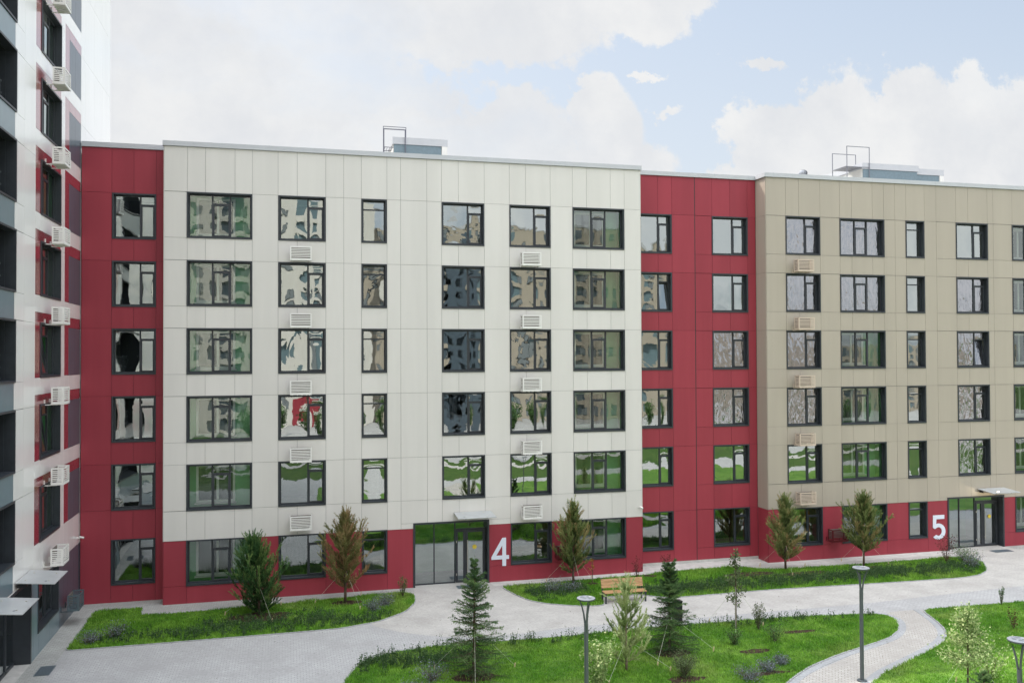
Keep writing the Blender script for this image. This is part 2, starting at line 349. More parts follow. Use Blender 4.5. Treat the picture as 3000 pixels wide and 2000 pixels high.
def tag(o, label=None, cat=None, group=None, kind=None):
    if label: o['label'] = label
    if cat: o['category'] = cat
    if group: o['group'] = group
    if kind: o['kind'] = kind
    return o
def empty(name, loc=(0, 0, 0), rz=0., **k):
    o = bpy.data.objects.new(name, None); COL.objects.link(o); o.location = loc; o.rotation_euler = (0, 0, rz); o.empty_display_size = .3
    return tag(o, **k)
def copy_tree(o, parent=None):
    c = o.copy(); COL.objects.link(c); c.parent = parent
    for ch in list(o.children): copy_tree(ch, c)
    return c
def subtract(rect, holes):
    rs = [rect]
    for (a, b, c, d) in holes:
        out_ = []
        for (x0, x1, z0, z1) in rs:
            if b <= x0+1e-6 or a >= x1-1e-6 or d <= z0+1e-6 or c >= z1-1e-6: out_.append((x0, x1, z0, z1)); continue
            if z1 > d: out_.append((x0, x1, d, z1))
            if z0 < c: out_.append((x0, x1, z0, c))
            zz0, zz1 = max(z0, c), min(z1, d)
            if x0 < a: out_.append((x0, a, zz0, zz1))
            if x1 > b: out_.append((b, x1, zz0, zz1))
        rs = out_
    return rs
def panels(name, parent, xs, zs, holes, mt, y0=0., gapmat='gap', label=None, g=.006):
    """cladding panels with real open joints in front of a dark backing sheet; holes are window openings"""
    mb = MB()
    for i in range(len(xs)-1):
        for j in range(len(zs)-1):
            for (a, b, c, d) in subtract((xs[i], xs[i+1], zs[j], zs[j+1]), holes):
                if b-a < .04 or d-c < .04: continue
                mb.box(a+g, b-g, y0, y0+.02, c+g, d-g, mt)
    for (a, b, c, d) in subtract((xs[0], xs[-1], zs[0], zs[-1]), holes):
        mb.box(a, b, y0+.025, y0+.2, c, d, gapmat)
    o = mb.build(name, None, parent)
    if label: o['label'] = label
    return o

# ------------------------------------------------------------------ windows
def pane_grid(mb, x0, x1, z0, z1, y, bul=.0055, n=8):
    b = len(mb.v)
    for j in range(n+1):
        for i in range(n+1):
            u, v = i/n, j/n
            mb.v.append((x0+(x1-x0)*u, y-bul*(16*u*(1-u)*v*(1-v))**.8, z0+(z1-z0)*v))
    for j in range(n):
        for i in range(n):
            q = b+j*(n+1)+i; mb.f.append((q, q+1, q+n+2, q+n+1)); mb.mi.append(0); mb.t.append(0.)
def ring(mb, x0, x1, z0, z1, b, y0, y1, mt='dark'):
    mb.box(x0, x1, y0, y1, z1-b, z1, mt); mb.box(x0, x1, y0, y1, z0, z0+b, mt)
    mb.box(x0, x0+b, y0, y1, z0+b, z1-b, mt); mb.box(x1-b, x1, y0, y1, z0+b, z1-b, mt)
WM = {}
def window(parent, kind, x0, z0, w, h, glassm='glass', y=0., loggia=False, opened=False, item=False, bul=.0055):
    key = (kind, round(w, 2), round(h, 2), glassm, loggia, opened, item, bul)
    if key not in WM:
        fr = MB(); gl = MB(); e = .065
        ring(fr, 0, w, 0, h, e, -.03, .30)
        # sloping sill lip
        fr.box(e, w-e, -.03, .22, e, e+.012, 'dark')
        a, b_, c, d = e+.001, w-e-.001, e+.013, h-e-.001
        ring(fr, a, b_, c, d, .05, .215, .285)
        ia, ib, ic, id_ = a+.05, b_-.05, c+.05, d-.05
        tz = id_-.36; sash = None
        def mull(x): fr.box(x-.035, x+.035, .212, .287, ic, id_, 'dark')
        if kind == 2:
            mx = w*.625; mull(mx); cells = [(ia, mx-.035, ic, id_, 0), (mx+.035, ib, ic, id_, 1)]
        elif kind == 3:
            m1, m2 = w*.385, w*.655; mull(m1); mull(m2); cells = [(ia, m1-.035, ic, id_, 0), (m1+.035, m2-.035, ic, id_, 1), (m2+.035, ib, ic, id_, 0)]
        else: cells = [(ia, ib, ic, id_, 2)]
        for (x_0, x_1, z_0, z_1, tr) in cells:
            if tr:
                fr.box(x_0, x_1, .213, .286, tz-.03, tz+.03, 'dark')
                pane_grid(gl, x_0, x_1, tz+.03, z_1, .25, bul*.4)
                if tr == 1:
                    if opened:
                        sash = (x_0, x_1, z_0, tz-.03)
                    else:
                        ring(fr, x_0, x_1, z_0, tz-.03, .045, .20, .28); pane_grid(gl, x_0+.045, x_1-.045, z_0+.045, tz-.075, .245, bul*.7)
                else: pane_grid(gl, x_0, x_1, z_0, tz-.03, .25, bul)
            else: pane_grid(gl, x_0, x_1, z_0, z_1, .25, bul)
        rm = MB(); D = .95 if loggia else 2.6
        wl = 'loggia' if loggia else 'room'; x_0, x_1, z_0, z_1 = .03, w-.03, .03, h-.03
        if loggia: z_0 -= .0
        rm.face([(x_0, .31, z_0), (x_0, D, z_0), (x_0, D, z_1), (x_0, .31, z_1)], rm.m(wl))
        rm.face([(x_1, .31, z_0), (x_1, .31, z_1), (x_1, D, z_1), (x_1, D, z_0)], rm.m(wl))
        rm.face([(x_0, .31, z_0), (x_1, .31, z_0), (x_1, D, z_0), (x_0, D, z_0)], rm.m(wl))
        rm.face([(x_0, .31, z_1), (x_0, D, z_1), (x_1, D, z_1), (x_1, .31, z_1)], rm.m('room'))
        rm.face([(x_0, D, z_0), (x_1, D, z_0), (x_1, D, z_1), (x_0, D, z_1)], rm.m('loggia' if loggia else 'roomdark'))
        inn = None
        if loggia:
            inn = MB(); u0_, u1_ = w*.12, w*.72
            ring(inn, u0_, u1_, .22, h-.12, .10, D-.10, D-.02, 'innerw')
            um = u0_+(u1_-u0_)*.55; inn.box(um-.05, um+.05, D-.10, D-.02, .32, h-.22, 'innerw')
            inn.box(u0_+.1, um-.05, D-.05, D-.03, .32, h-.22, 'innerglass'); inn.box(um+.05, u1_-.1, D-.05, D-.03, .32, h-.22, 'innerglass')
            inn.box(u0_-.06, u1_+.06, D-.22, D-.02, .16, .22, 'innerw')
        if item:
            rm.box(w*.66, w*.76, .45, .6, .1, 1.7, 'orange')
        sm = sg = None
        if sash:
            sm = MB(); sg = MB(); x_0, x_1, z_0, z_1 = sash; ww, hh = x_1-x_0, z_1-z_0
            ring(sm, 0, ww, 0, hh, .045, 0, .06); pane_grid(sg, .045, ww-.045, .045, hh-.045, .03, bul*.6)
        WM[key] = (fr.mesh('window'), gl.mesh('pane', glassm, True), rm.mesh('room_interior'), inn.mesh('inner_frame') if inn else None,
                   sash, sm.mesh('sash') if sm else None, sg.mesh('sash_pane', glassm, True) if sg else None)
    fr, gl, rm, inn, sash, sm, sg = WM[key]
    o = bpy.data.objects.new('window', fr); COL.objects.link(o); o.parent = parent; o.location = (x0, y, z0)
    for nm, me in (('pane', gl), ('room_interior', rm), ('inner_frame', inn)):
        if me:
            c = bpy.data.objects.new(nm, me); COL.objects.link(c); c.parent = o
            if nm == 'pane':      # glazing is never set perfectly true
                ax, az = random.uniform(-.006, .006), random.uniform(-.007, .007)
                c.rotation_euler = (ax, 0, az); c.location = (0, -.5*w*az + (h*.5)*ax*0, 0)
    if sash:
        c = bpy.data.objects.new('sash', sm); COL.objects.link(c); c.parent = o; c.location = (sash[0], .20, sash[2]); c.rotation_euler = (R(-8), 0, 0)
        c2 = bpy.data.objects.new('sash_pane', sg); COL.objects.link(c2); c2.parent = o; c2.location = c.location; c2.rotation_euler = c.rotation_euler
    return o

# ------------------------------------------------------------------ main block (facade frame: x along, y into the wall, z up)
ROWS = [(16.02, 18.06), (13.01, 15.05), (10.01, 12.05), (7.02, 9.06), (4.03, 6.07)]   # 6th .. 2nd storey
GR = (.76, 2.76)
B = empty('apartment_building', (0, 0, 0), label='long six-storey apartment block with cream, red and beige wall panels and entrances 4 and 5', cat='building')
ZS = [2.74, 4.05, 6.06, 9.06, 12.05, 15.05, 18.06, 20.05]
cxs = [-5.13, -4.18, -3.42, -2.17, -1.43, -.31, .53, 1.8, 2.61, 3.41, 4.59, 5.22, 6.46, 7.16, 7.97, 9.23, 10.47, 11.29, 12.53, 13.67, 14.4, 15.65, 16.39, 17.24]
CW = [('C1', 3, -4.20, 2.78), ('C2', 2, -.29, 2.08), ('C3', 1, 3.41, 1.17), ('C4', 2, 7.17, 2.06), ('C5', 2, 10.47, 2.07), ('C6', 3, 13.67, 2.70)]
BW = [('B1', 2, 25.41, 2.06), ('B2', 3, 28.65, 2.77), ('B3', 1, 32.76, 1.20), ('B4', 2, 36.01, 2.13), ('B5', 3, 39.77, 2.75), ('B6', 2, 44.4, 2.06)]
def holes_of(cols, skip=()):
    H = []
    for nm, k, x, w in cols:
        for a, b in ROWS: H.append((x+.01, x+w-.01, a+.01, b-.01))
        if nm not in skip: H.append((x+.01, x+w-.01, GR[0]+.01, GR[1]-.01))
    return H
E4 = (5.78, 9.42, 0, 3.0); E5 = (35.26, 39.01, 0, 2.9)
hC = holes_of(CW, ('C4',)) + [(E4[0]+.01, E4[1]-.01, -.1, E4[3]-.01)]
hB = holes_of(BW, ('B4',)) + [(E5[0]+.01, E5[1]-.01, -.1, E5[3]-.01)]
panels('upper_wall', B, cxs, ZS, hC, 'cream', label='cream panel wall above entrance 4')
panels('base_wall', B, [-5.13, -4.18, 1.8, 4.59, 5.78, 9.42, 12.53, 16.39, 17.24], [-.05, 2.74], hC, 'red', gapmat='redgap', label='red ground-floor wall beside entrance 4')
bxs = [24.28, 25.43, 26.21, 27.48, 28.67, 29.4, 30.68, 31.39, 32.1, 32.8, 33.98, 34.74, 36.03, 36.83, 38.12, 38.51, 39.81, 41.2, 42.5, 43.4, 44.4, 45.3, 46.45, 47.5]
panels('upper_wall', B, bxs, ZS, hB, 'beige', label='beige panel wall above entrance 5')
panels('base_wall', B, [24.28, 27.48, 31.39, 34.0, 35.26, 39.01, 41.3, 44, 47.5], [-.05, 2.74], hB, 'red', gapmat='redgap', label='red ground-floor wall beside entrance 5')
def rows_holes(cols):
    return [(x+.01, x+w-.01, a+.01, b-.01) for _, k, x, w in cols for a, b in ROWS+[GR]]
LW = [('L', 2, -7.41, 1.82)]; RW = [('R1', 2, 17.62, 1.78), ('R2', 2, 21.68, 2.09)]
panels('recessed_wall', B, [-8.66, -7.43, -6.52, -5.59, -4.9], [-.05, 4.05]+ZS[2:], rows_holes(LW), 'red', y0=1., gapmat='redgap', label='red recessed wall in the corner by the white tower')
panels('recessed_wall', B, [17.0, 18.64, 19.42, 20.70], [.15, 2.74]+ZS[2:], rows_holes(RW), 'red', y0=1., gapmat='redgap', label='red recessed wall between cream and beige walls')
panels('recessed_wall', B, [20.73, 21.70, 22.74, 23.77, 24.24], [.15, 2.74]+ZS[2:], rows_holes(RW), 'red', y0=1., gapmat='redgap', label='red recessed wall beside the beige wall')
# beige return wall (faces -x) and cream returns
mb = MB()
for a, b in zip([2.74]+ZS[2:-1], ZS[2:]): mb.box(24.255, 24.278, .015, 1.0, a+.006, b-.006, 'beige')
mb.box(24.255, 24.278, .015, 1.0, -.05, 2.732, 'red'); mb.box(24.279, 24.6, .2, 1.3, -.05, 20.05, 'gap')
mb.box(24.256, 24.277, .02, .99, 2.73, 2.76, 'gap')
mb.build('return_wall', None, B)['label'] = 'narrow beige side wall turning in to the red recess'
mb = MB()
for (x0, x1, s) in ((-5.155, -5.132, 0), (17.242, 17.265, 1)):
    mb.box(x0, x1, .0, 1.0, 2.745, 20.05, 'cream'); mb.box(x0, x1, .0, 1.0, -.05, 2.735, 'red')
mb.build('return_wall', None, B)
mb = MB(); mb.box(16.98, 24.25, .985, 1.1, -.05, .15, 'concrete'); mb.build('plinth', None, B)
# core behind the panels: floors between rooms so that light does not leak, roof
mb = MB()
for z in (2.95, 6.3, 9.3, 12.3, 15.3): mb.box(-8.6, 47.4, 2.9, 3.0, z-3, z, 'roomdark')
mb.box(-8.6, 47.4, 2.9, 3.0, 15.3, 19.7, 'roomdark')
mb.box(-8.6, -5.0, 1.25, 2.9, 18.3, 18.4, 'roomdark')
mb.build('core_wall', None, B)
mb = MB(); mb.box(-8.66, 17.24, 1.22, 12.4, 19.6, 19.8, 'roof'); mb.box(17.24, 24.28, 1.22, 12.4, 19.6, 19.8, 'roof'); mb.box(24.28, 47.5, .22, 12.4, 19.6, 19.8, 'roof'); mb.box(-5.1, 17.24, .22, 1.22, 19.6, 19.8, 'roof')
mb.build('roof', None, B)
mb = MB()
mb.box(-8.66, 47.5, 12.4, 12.6, 0, 20.2, 'cream'); mb.box(47.5, 47.7, 0, 12.6, 0, 20.2, 'beige'); mb.build('rear_wall', None, B)
def coping(x0, x1, y0, y1, front=True):
    mb = MB(); rnd = random.Random(int(x0*10)); mb.box(x0, x1, y0, y1, 20.055, 20.27)
    x = x0+.5
    while x < x1-.3:       # sheet joints standing slightly proud
        mb.box(x, x+.03, y0-.006, y1+.006, 20.052, 20.278); x += 2.0
    return mb.build('parapet_coping', 'trim', B)
coping(-5.20, 17.31, -.06, .42); coping(24.18, 47.6, -.06, .42)
coping(-8.66, -5.21, .94, 1.42); coping(17.32, 24.17, .94, 1.42)
mb = MB(); mb.box(24.18, 24.6, .425, 1.42, 20.055, 20.27); mb.box(-5.2, -4.8, .425, 1.42, 20.055, 20.27); mb.box(16.9, 17.31, .425, 1.42, 20.055, 20.27)
mb.build('parapet_coping', 'trim', B)
mb = MB(); mb.box(20.695, 20.735, 1.0, 1.03, .15, 20.05); mb.build('expansion_joint', 'black', B)
# windows of the main block
for ci, (nm, k, x, w) in enumerate(CW+BW):
    for ri, (a, b) in enumerate(ROWS+[GR]):
        if ri == 5 and nm in ('C4', 'B4'): continue
        g = 'glass'; bul = .0055 if (ri+ci) % 3 else -.006
        lg = (k == 3)
        if lg: g = 'glassl'; bul = .003
        if nm == 'B1' and ri < 4: g = 'foil'
        if nm == 'B2' and ri < 2: g = 'foil'
        if nm == 'B4' and 1 <= ri < 5: g = 'foil'
        window(B, k, x, a, w, b-a, g, 0., lg, opened=(nm == 'B4' and ri == 2), item=(nm == 'B1' and ri == 5), bul=bul)
for nm, k, x, w in LW+RW:
    for ri, (a, b) in enumerate(ROWS+[GR]):
        g = 'foil' if (nm == 'R2' and ri in (2, 3)) else 'glass'
        window(B, k, x, a, w, b-a, g, 1., opened=(nm == 'R1' and ri == 1), bul=.0055 if ri % 2 else -.004)
# entrances
def entrance(x0, w, H, parent=B, rec=.40):
    mb = MB(); e = .09
    mb.box(x0, x0+w, -.03, rec+.03, H-e, H, 'dark'); mb.box(x0, x0+e, -.03, rec+.03, 0, H-e, 'dark'); mb.box(x0+w-e, x0+w, -.03, rec+.03, 0, H-e, 'dark')
    y0, y1 = rec-.04, rec+.03
    k = w/3.64; X = lambda v: x0+v*k
    mb.box(x0+e, x0+w-e, y0, y1, H-e-.06, H-e-.001, 'dark'); mb.box(x0+e, X(2.05), y0, y1, .005, .06, 'dark')
    for v in (.10, 1.02, 2.02): mb.box(X(v), X(v)+.05, y0, y1, .06, H-e-.06, 'dark')
    mb.box(X(2.09), X(3.54), y0, y1, 2.50, 2.56, 'dark')
    fo = mb.build('entrance_frame', None, parent)
    gl = MB()
    for a, b, c, d in ((X(.12)+.04, X(1.02), .06, H-e-.06), (X(1.02)+.05, X(2.02), .06, H-e-.06), (X(2.07), X(3.54), 2.56, H-e-.06)): pane_grid(gl, a, b, c, d, rec, .001)
    gl.build('glazing', 'doorglass', fo, smooth=True)
    rm = MB(); a, b, c, d, D = x0+e, x0+w-e, .005, H-e, rec+2.4
    rm.box(a-.02, a, rec+.035, D, c, d, 'room'); rm.box(b, b+.02, rec+.035, D, c, d, 'room'); rm.box(a, b, D, D+.02, c, d, 'loggia'); rm.box(a, b, rec+.035, D, d, d+.02, 'room'); rm.box(a, b, rec+.035, D, -.02, c, 'concrete')
    rm.build('lobby_interior', None, fo)
    dn = []
    for (u0_, u1_, wide) in ((2.09, 2.54, 0), (2.55, 3.52, 1)):
        dm = MB(); ring(dm, X(u0_), X(u1_), .03, 2.49, .12 if wide else .09, y0-.02, y1-.01, 'dark')
        do = dm.build('entrance_door', None, parent)
        g2 = MB(); q = .12 if wide else .09; pane_grid(g2, X(u0_)+q, X(u1_)-q, .03+q, 2.49-q, rec-.01, .001); g2.build('door_pane', 'doorglass', do, smooth=True)
        if wide:
            h = MB(); h.tube([(X(2.63), y0-.10, .42), (X(2.63), y0-.10, 2.02)], .019, 8)
            for z in (.55, 1.9): h.tube([(X(2.63), y0-.10, z), (X(2.63), y0, z)], .012, 6)
            h.build('pull_handle', 'steel', do)
            s = MB(); s.lathe([(0, 0), (.105, 0), (.105, .006), (0, .006)], seg=28)
            so_ = s.build('round_sticker', 'yellow', do, loc=(X(3.0), rec-.035, 1.66)); so_.rotation_euler = (R(90), 0, 0)
    st = MB()
    for z in (.35, 1.9): st.box(X(2.10), X(2.13), y0-.035, y0-.022, z, z+.1)
    st.build('door_hinge', 'steel', parent)
entrance(E4[0], E4[1]-E4[0], E4[3]); entrance(E5[0], E5[1]-E5[0], E5[3])
def canopy(x0, x1, z, parent, out=1.2, lit=False, mt='canopyglass'):
    mb = MB(); T = lambda x, y, zz: (x, y, zz+(-y)*-.085)
    mb.box(x0, x1, -out, -.03, z-.012, z+.012, mt, T=T)
    o = mb.build('entrance_canopy', None, parent)
    s = MB()
    for fx in (.22, .78):
        xx = x0+(x1-x0)*fx; s.box(xx-.03, xx+.03, -out*.8, -.03, z-.09, z-.014, 'black', T=T)
        for yy in (-.25, -out*.78): s.box(xx-.03, xx+.03, yy-.03, yy+.03, z+.013, z+.025, 'steel', T=T)
    s.box(x0+.15, x0+.6, -.32, -.03, z-.20, z-.10, 'black')
    s.build('canopy_bracket', None, o)
    l = MB(); l.lathe([(0, -.05), (.05, -.05), (.07, -.02), (.07, .0), (0, .0)], (x0+.6 if lit else x0+.35, -.85, z-.06), 14); l.build('canopy_lamp', 'spot' if lit else 'lamptop', o)
canopy(7.70, 9.50, 3.40, B); canopy(37.2, 39.0, 3.30, B, lit=True)
if True:
    pl = bpy.data.lights.new('canopy_lamp_light', 'POINT'); pl.energy = 14; pl.color = (1, .82, .55); pl.shadow_soft_size = .06
    po = bpy.data.objects.new('canopy_lamp_light', pl); COL.objects.link(po); po.location = (37.8, -.85, 3.02)
# roof structures
def hood(x0, x1, y0, y1, z1, parts, corner=True):
    mb = MB(); mb.box(x0, x1, y0+.03, y1, 19.8, z1-.35, 'acw'); 
    mb.box(x0-.05, x1+.08, y0-.05, y1+.05, z1-.35, z1, 'trim')
    o = mb.build('rooftop_housing', None, B)
    for a, b, dy in parts:
        p = MB(); p.box(a, b, y0-.02+dy, y0+.029, 20.2, z1-.36, 'lantern'); p.build('blue_cladding', None, o)
    if not corner: return o
    q = MB(); q.box(x1-.22, x1+.06, y0-.045, y0+.028, 19.8, z1-.351, 'acw'); q.build('corner_trim', None, o)
    return o
h1 = hood(5.25, 7.92, 3.0, 6.5, 21.75, [(5.27, 7.68, 0)])
h2 = hood(32.3, 36.0, 3.0, 7.6, 21.83, [(32.33, 35.98, 0)], False)
h3 = hood(36.1, 37.85, 3.12, 7.4, 21.70, [(36.06, 37.6, 0)])
def loop(mb, x0, x1, y, z0, z1, t=.03): 
    mb.box(x0, x0+t, y, y+t, z0, z1); mb.box(x1-t, x1, y, y+t, z0, z1); mb.box(x0, x1, y, y+t, z1, z1+t)
mb = MB(); loop(mb, 4.78, 5.95, 3.4, 19.8, 22.35); loop(mb, 4.74, 5.85, 2.85, 19.8, 22.08, .045)
for z in (20.15, 20.5, 20.85, 21.2): mb.box(4.74, 5.24, 2.95, 2.98, z, z+.03)
for k in range(4): mb.box(4.8+k*.12, 4.82+k*.12, 2.9, 3.4, 21.15, 21.17); 
mb.box(4.78, 5.2, 3.4, 3.43, 21.12, 21.15); mb.box(4.74, 4.77, 2.9, 3.4, 20.9, 20.93)
mb.build('roof_ladder', 'galv', B)
mb = MB(); loop(mb, 31.15, 32.75, 4.2, 19.8, 22.55, .035); loop(mb, 31.2, 32.72, 2.9, 19.8, 22.70, .035)
mb.box(31.15, 32.75, 2.93, 4.2, 21.55, 21.58)
for z in (20.2, 20.5, 20.8, 21.1): mb.box(31.15, 31.18, 2.93, 4.2, z, z+.03)
mb.tube([(32.0, 4.1, 20.0), (32.6, 4.1, 21.2)], .02); mb.tube([(32.6, 4.1, 20.0), (32.0, 4.1, 21.2)], .02)
mb.build('roof_ladder', 'galvl', B)
mb = MB(); mb.box(28.0, 30.6, 3.2, 5.2, 19.8, 20.93); 
mb.lathe([(1.2, 20.93), (.7, 21.10), (.3, 21.23), (.2, 21.33)], (29.2, 4.2, 0), 24); o = mb.build('roof_vent_base', 'trim', B)
mb = MB()
for k in range(18):
    w = 2*math.pi*k/18; w2 = w+.30
    pr = [(.20, 21.33), (.29, 21.43), (.31, 21.58), (.26, 21.72), (.12, 21.80)]
    for (ra, za), (rb, zb) in zip(pr[:-1], pr[1:]):
        mb.face([(29.2+ra*math.cos(w), 4.2+ra*math.sin(w), za), (29.2+ra*.9*math.cos(w2), 4.2+ra*.9*math.sin(w2), za), (29.2+rb*.9*math.cos(w2), 4.2+rb*.9*math.sin(w2), zb), (29.2+rb*math.cos(w), 4.2+rb*math.sin(w), zb)])
mb.lathe([(.0, 21.83), (.14, 21.80)], (29.2, 4.2, 0), 18); mb.lathe([(.17, 21.28), (.17, 21.78)], (29.2, 4.2, 0), 18)
mb.build('turbine_cowl', 'zinc', o)
o.location = (29.2*.2, 4.2*.2, 20.55*.2-.05); o.scale = (.8, .8, .8)

# ------------------------------------------------------------------ tower on the left: same frame, turned 90 degrees (its x = world y)
XL = -8.69
T_ = empty('apartment_tower', (XL, 0, 0), R(90), label='tall white apartment tower on the left with red and slate panels and dark balconies', cat='building')
N0, N1 = -3, 12
TH = 37.0
holes = []; reds = []; slates = []; teals = []
tw = []
balc = []
for k in range(-2, 9):
    z = 10.03+3*k
    if z < 3.9: continue
    tw.append((-5.5, z, 2.96, 2.04)); holes.append((-5.49, -2.55, z+.01, z+2.03))
    reds.append((-6.2, -2.54, z+.02, z+2.40)); reds.append((-1.85, .985, z+.02, z+2.40))
    slates.append((-1.15, .985, z, z+1.97))
    balc.append((-12.2, z-.08)); holes.append((-12.19, -8.61, z-.07, z+2.01))
    teals.append((-12.4, -8.72, z-.98, z-.08))
holes += [(-5.66, -2.71, .79, 2.69), (-12.62, -6.52, -.1, 2.99)]
def cells(regs, xs, zs):
    for i in range(len(xs)-1):
        for j in range(len(zs)-1): yield (xs[i], xs[i+1], zs[j], zs[j+1])
mbt = {q: MB() for q in ('white', 'tred', 'slate', 'teal')}
xs_t = [-34, -31, -28, -25, -22, -19, -16, -14, -12.2, -10.4, -8.64, -7.59, -6.2, -5.5, -4.0, -2.54, -1.85, -1.15, -.1, 1.0, 1.9, 3.8, 5.6, 7.66]
zs_t = [-.05, 2.72]+[6.03+3*k for k in range(0, 10)]+[TH]
g = .005
def emit(q, r, hs, d=0.):
    for (a, b, c, e) in subtract(r, hs):
        if b-a > .03 and e-c > .03: mbt[q].box(a+g, b-g, d, d+.02, c+g, e-g)
colored = reds+teals
for cell in cells(None, xs_t, zs_t):
    if cell[2] < 0: continue
    emit('white', cell, holes+colored)
def region(q, r, xs, hs, lb):
    mbt[q] = MB()
    for a, b in zip(xs[:-1], xs[1:]): emit(q, (a, b, r[2], r[3]), hs)
    mbt[q].build('wall_panel', q, T_)['label'] = lb
for r in reds: region('tred', r, [r[0]]+[v for v in xs_t if r[0] < v < r[1]]+[r[1]], holes+slates, 'red panel surround')
for r in slates: region('slate', r, [r[0], -.1, r[1]], holes, 'slate panel')
for r in teals: region('teal', r, [r[0], -10.5, r[1]], holes, 'blue-grey balcony spandrel')
mbt['slate'] = MB(); mbt['teal'] = MB()
for a, b in zip(xs_t[:-1], xs_t[1:]):
    q = 'slate' if a >= -2.6 and b <= 1.01 else ('teal' if a < -12 else 'tealb' if a < -2.6 else 'tealc')
    mbt.setdefault(q, MB()); src = mbt.get('teal')
    for (p0, p1, p2, p3) in subtract((a, b, 0, 2.72), holes):
        if p1-p0 > .03 and p3-p2 > .03: mbt[q].box(p0+g, p1-g, 0, .02, p2+g, p3-g)
back = MB()
for (a, b, c, d) in subtract((-34, 7.66, -.05, TH), holes): back.box(a, b, .024, .2, c, d)
for q in ('tealb', 'tealc'): M[q] = M['teal']
for q, nm, lb in (('tealb', 'base_wall', 'blue-grey base panels by the ground-floor window'), ('tealc', 'base_wall', 'base panels beyond the red wall'), ('white', 'wall', 'white tower wall panels'), ('slate', 'base_wall', 'dark slate base of the tower'), ('teal', 'base_wall', 'blue-grey base of the tower')):
    mbt[q].build(nm, q, T_)['label'] = lb
back.build('backing', 'gap', T_)
mb = MB(); mb.box(7.46, 7.66, .21, 14, 0, TH); mb.box(-34, -33.8, .21, 14, 0, TH); mb.box(-34, 7.66, 14, 14.2, 0, TH); mb.box(-34, 7.66, .21, 14, TH-.2, TH); mb.build('wall', 'white', T_)
mb = MB(); mb.box(-6.0, 7.4, 3.2, 3.3, 0, TH-.3); mb.build('core_wall', 'roomdark', T_)
for i, (x, z, w, h) in enumerate(tw): window(T_, 3, x, z, w, h, 'glassl' if i % 3 == 1 else 'glass', 0., loggia=True, opened=(i in (1, 2)), bul=.002)
window(T_, 2, -5.67, .78, 2.97, 1.92, 'glass', 0.)
rail = None
for x, z in balc:
    mb = MB(); x1 = -8.6; h = 2.10
    ring(mb, x, x1, z, z+h, .07, -.035, .30, 'dark')
    mb.box(x+.07, x1-.07, -.035, 1.3, z+.071, z+.075, 'dark')
    mb.box(x+.07, x+.09, .30, 1.4, z+.07, z+h-.07, 'dark'); mb.box(x1-.09, x1-.07, .30, 1.4, z+.07, z+h-.07, 'dark')
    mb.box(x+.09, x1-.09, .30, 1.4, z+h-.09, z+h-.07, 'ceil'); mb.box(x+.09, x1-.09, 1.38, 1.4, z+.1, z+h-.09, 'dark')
    bo = mb.build('balcony', None, T_)
    gl = MB(); pane_grid(gl, x+.5, x+1.4, z+.3, z+h-.2, 1.37, .001); gl.build('balcony_glazing', 'glass', bo)
    rl = MB()
    for zz in (.16, .52, .92): rl.tube([(x+.09, .36, z+zz), (x1-.42, .36, z+zz)], .018, 6)
    xx = x+.18
    while xx < x1-.45: rl.box(xx, xx+.014, .353, .367, z+.16, z+.92); xx += .11
    for zz in (.16, .52, .92): rl.box(x1-.44, x1-.40, .33, .39, z+zz-.03, z+zz+.03)
    rl.build('railing', 'lamp', bo)
# tower entrance
mb = MB(); a, b, H = -12.62, -6.52, 3.0
mb.box(a, b, -.02, .6, H-.1, H, 'dark'); mb.box(b-.12, b, -.02, .6, 0, H-.1, 'dark'); mb.box(a, a+.12, -.02, .6, 0, H-.1, 'dark')
for v in (-11.9, -11.2, -10.3, -9.35, -8.6, -7.6): mb.box(v-.05, v+.05, .50, .58, .0, H-.1, 'dark')
mb.box(a+.12, b-.12, .5, .58, 2.4, 2.48, 'dark'); mb.box(a+.12, b-.12, .5, .58, 0, .12, 'dark')
mb.box(a, b, -.01, .62, -.03, .012, 'concrete')
fo = mb.build('entrance_frame', None, T_)
gl = MB()
for p, q in zip((-12.5, -11.85, -11.15, -10.25, -9.3, -8.55, -7.55), (-11.95, -11.25, -10.35, -9.4, -8.65, -7.65, -6.64)): pane_grid(gl, p, q, .12, 2.9, .54, .001)
gl.build('glazing', 'doorglass', fo, smooth=True)
rm = MB(); rm.box(a+.1, b-.1, 3.0, 3.02, 0, 3, 'roomdark'); rm.box(a+.1, b-.1, .6, 3.0, -.02, .004, 'concrete'); rm.build('lobby_interior', None, fo)
hd = MB()
hd.tube([(-9.0, .38, .4), (-9.0, .38, 2.1)], .02, 8); hd.tube([(-9.0, .38, .5), (-9.0, .5, .5)], .012); hd.tube([(-9.0, .38, 2.0), (-9.0, .5, 2.0)], .012)
hd.build('pull_handle', 'steel', fo)
s = MB(); s.lathe([(0, 0), (.11, 0), (.11, .006), (0, .006)], seg=28); so_ = s.build('round_sticker', 'yellow', fo, loc=(-8.8, .49, 1.75)); so_.rotation_euler = (R(90), 0, 0)
canopy(-8.60, -6.74, 3.32, T_, out=1.23); canopy(-12.2, -10.38, 3.32, T_, out=1.2)

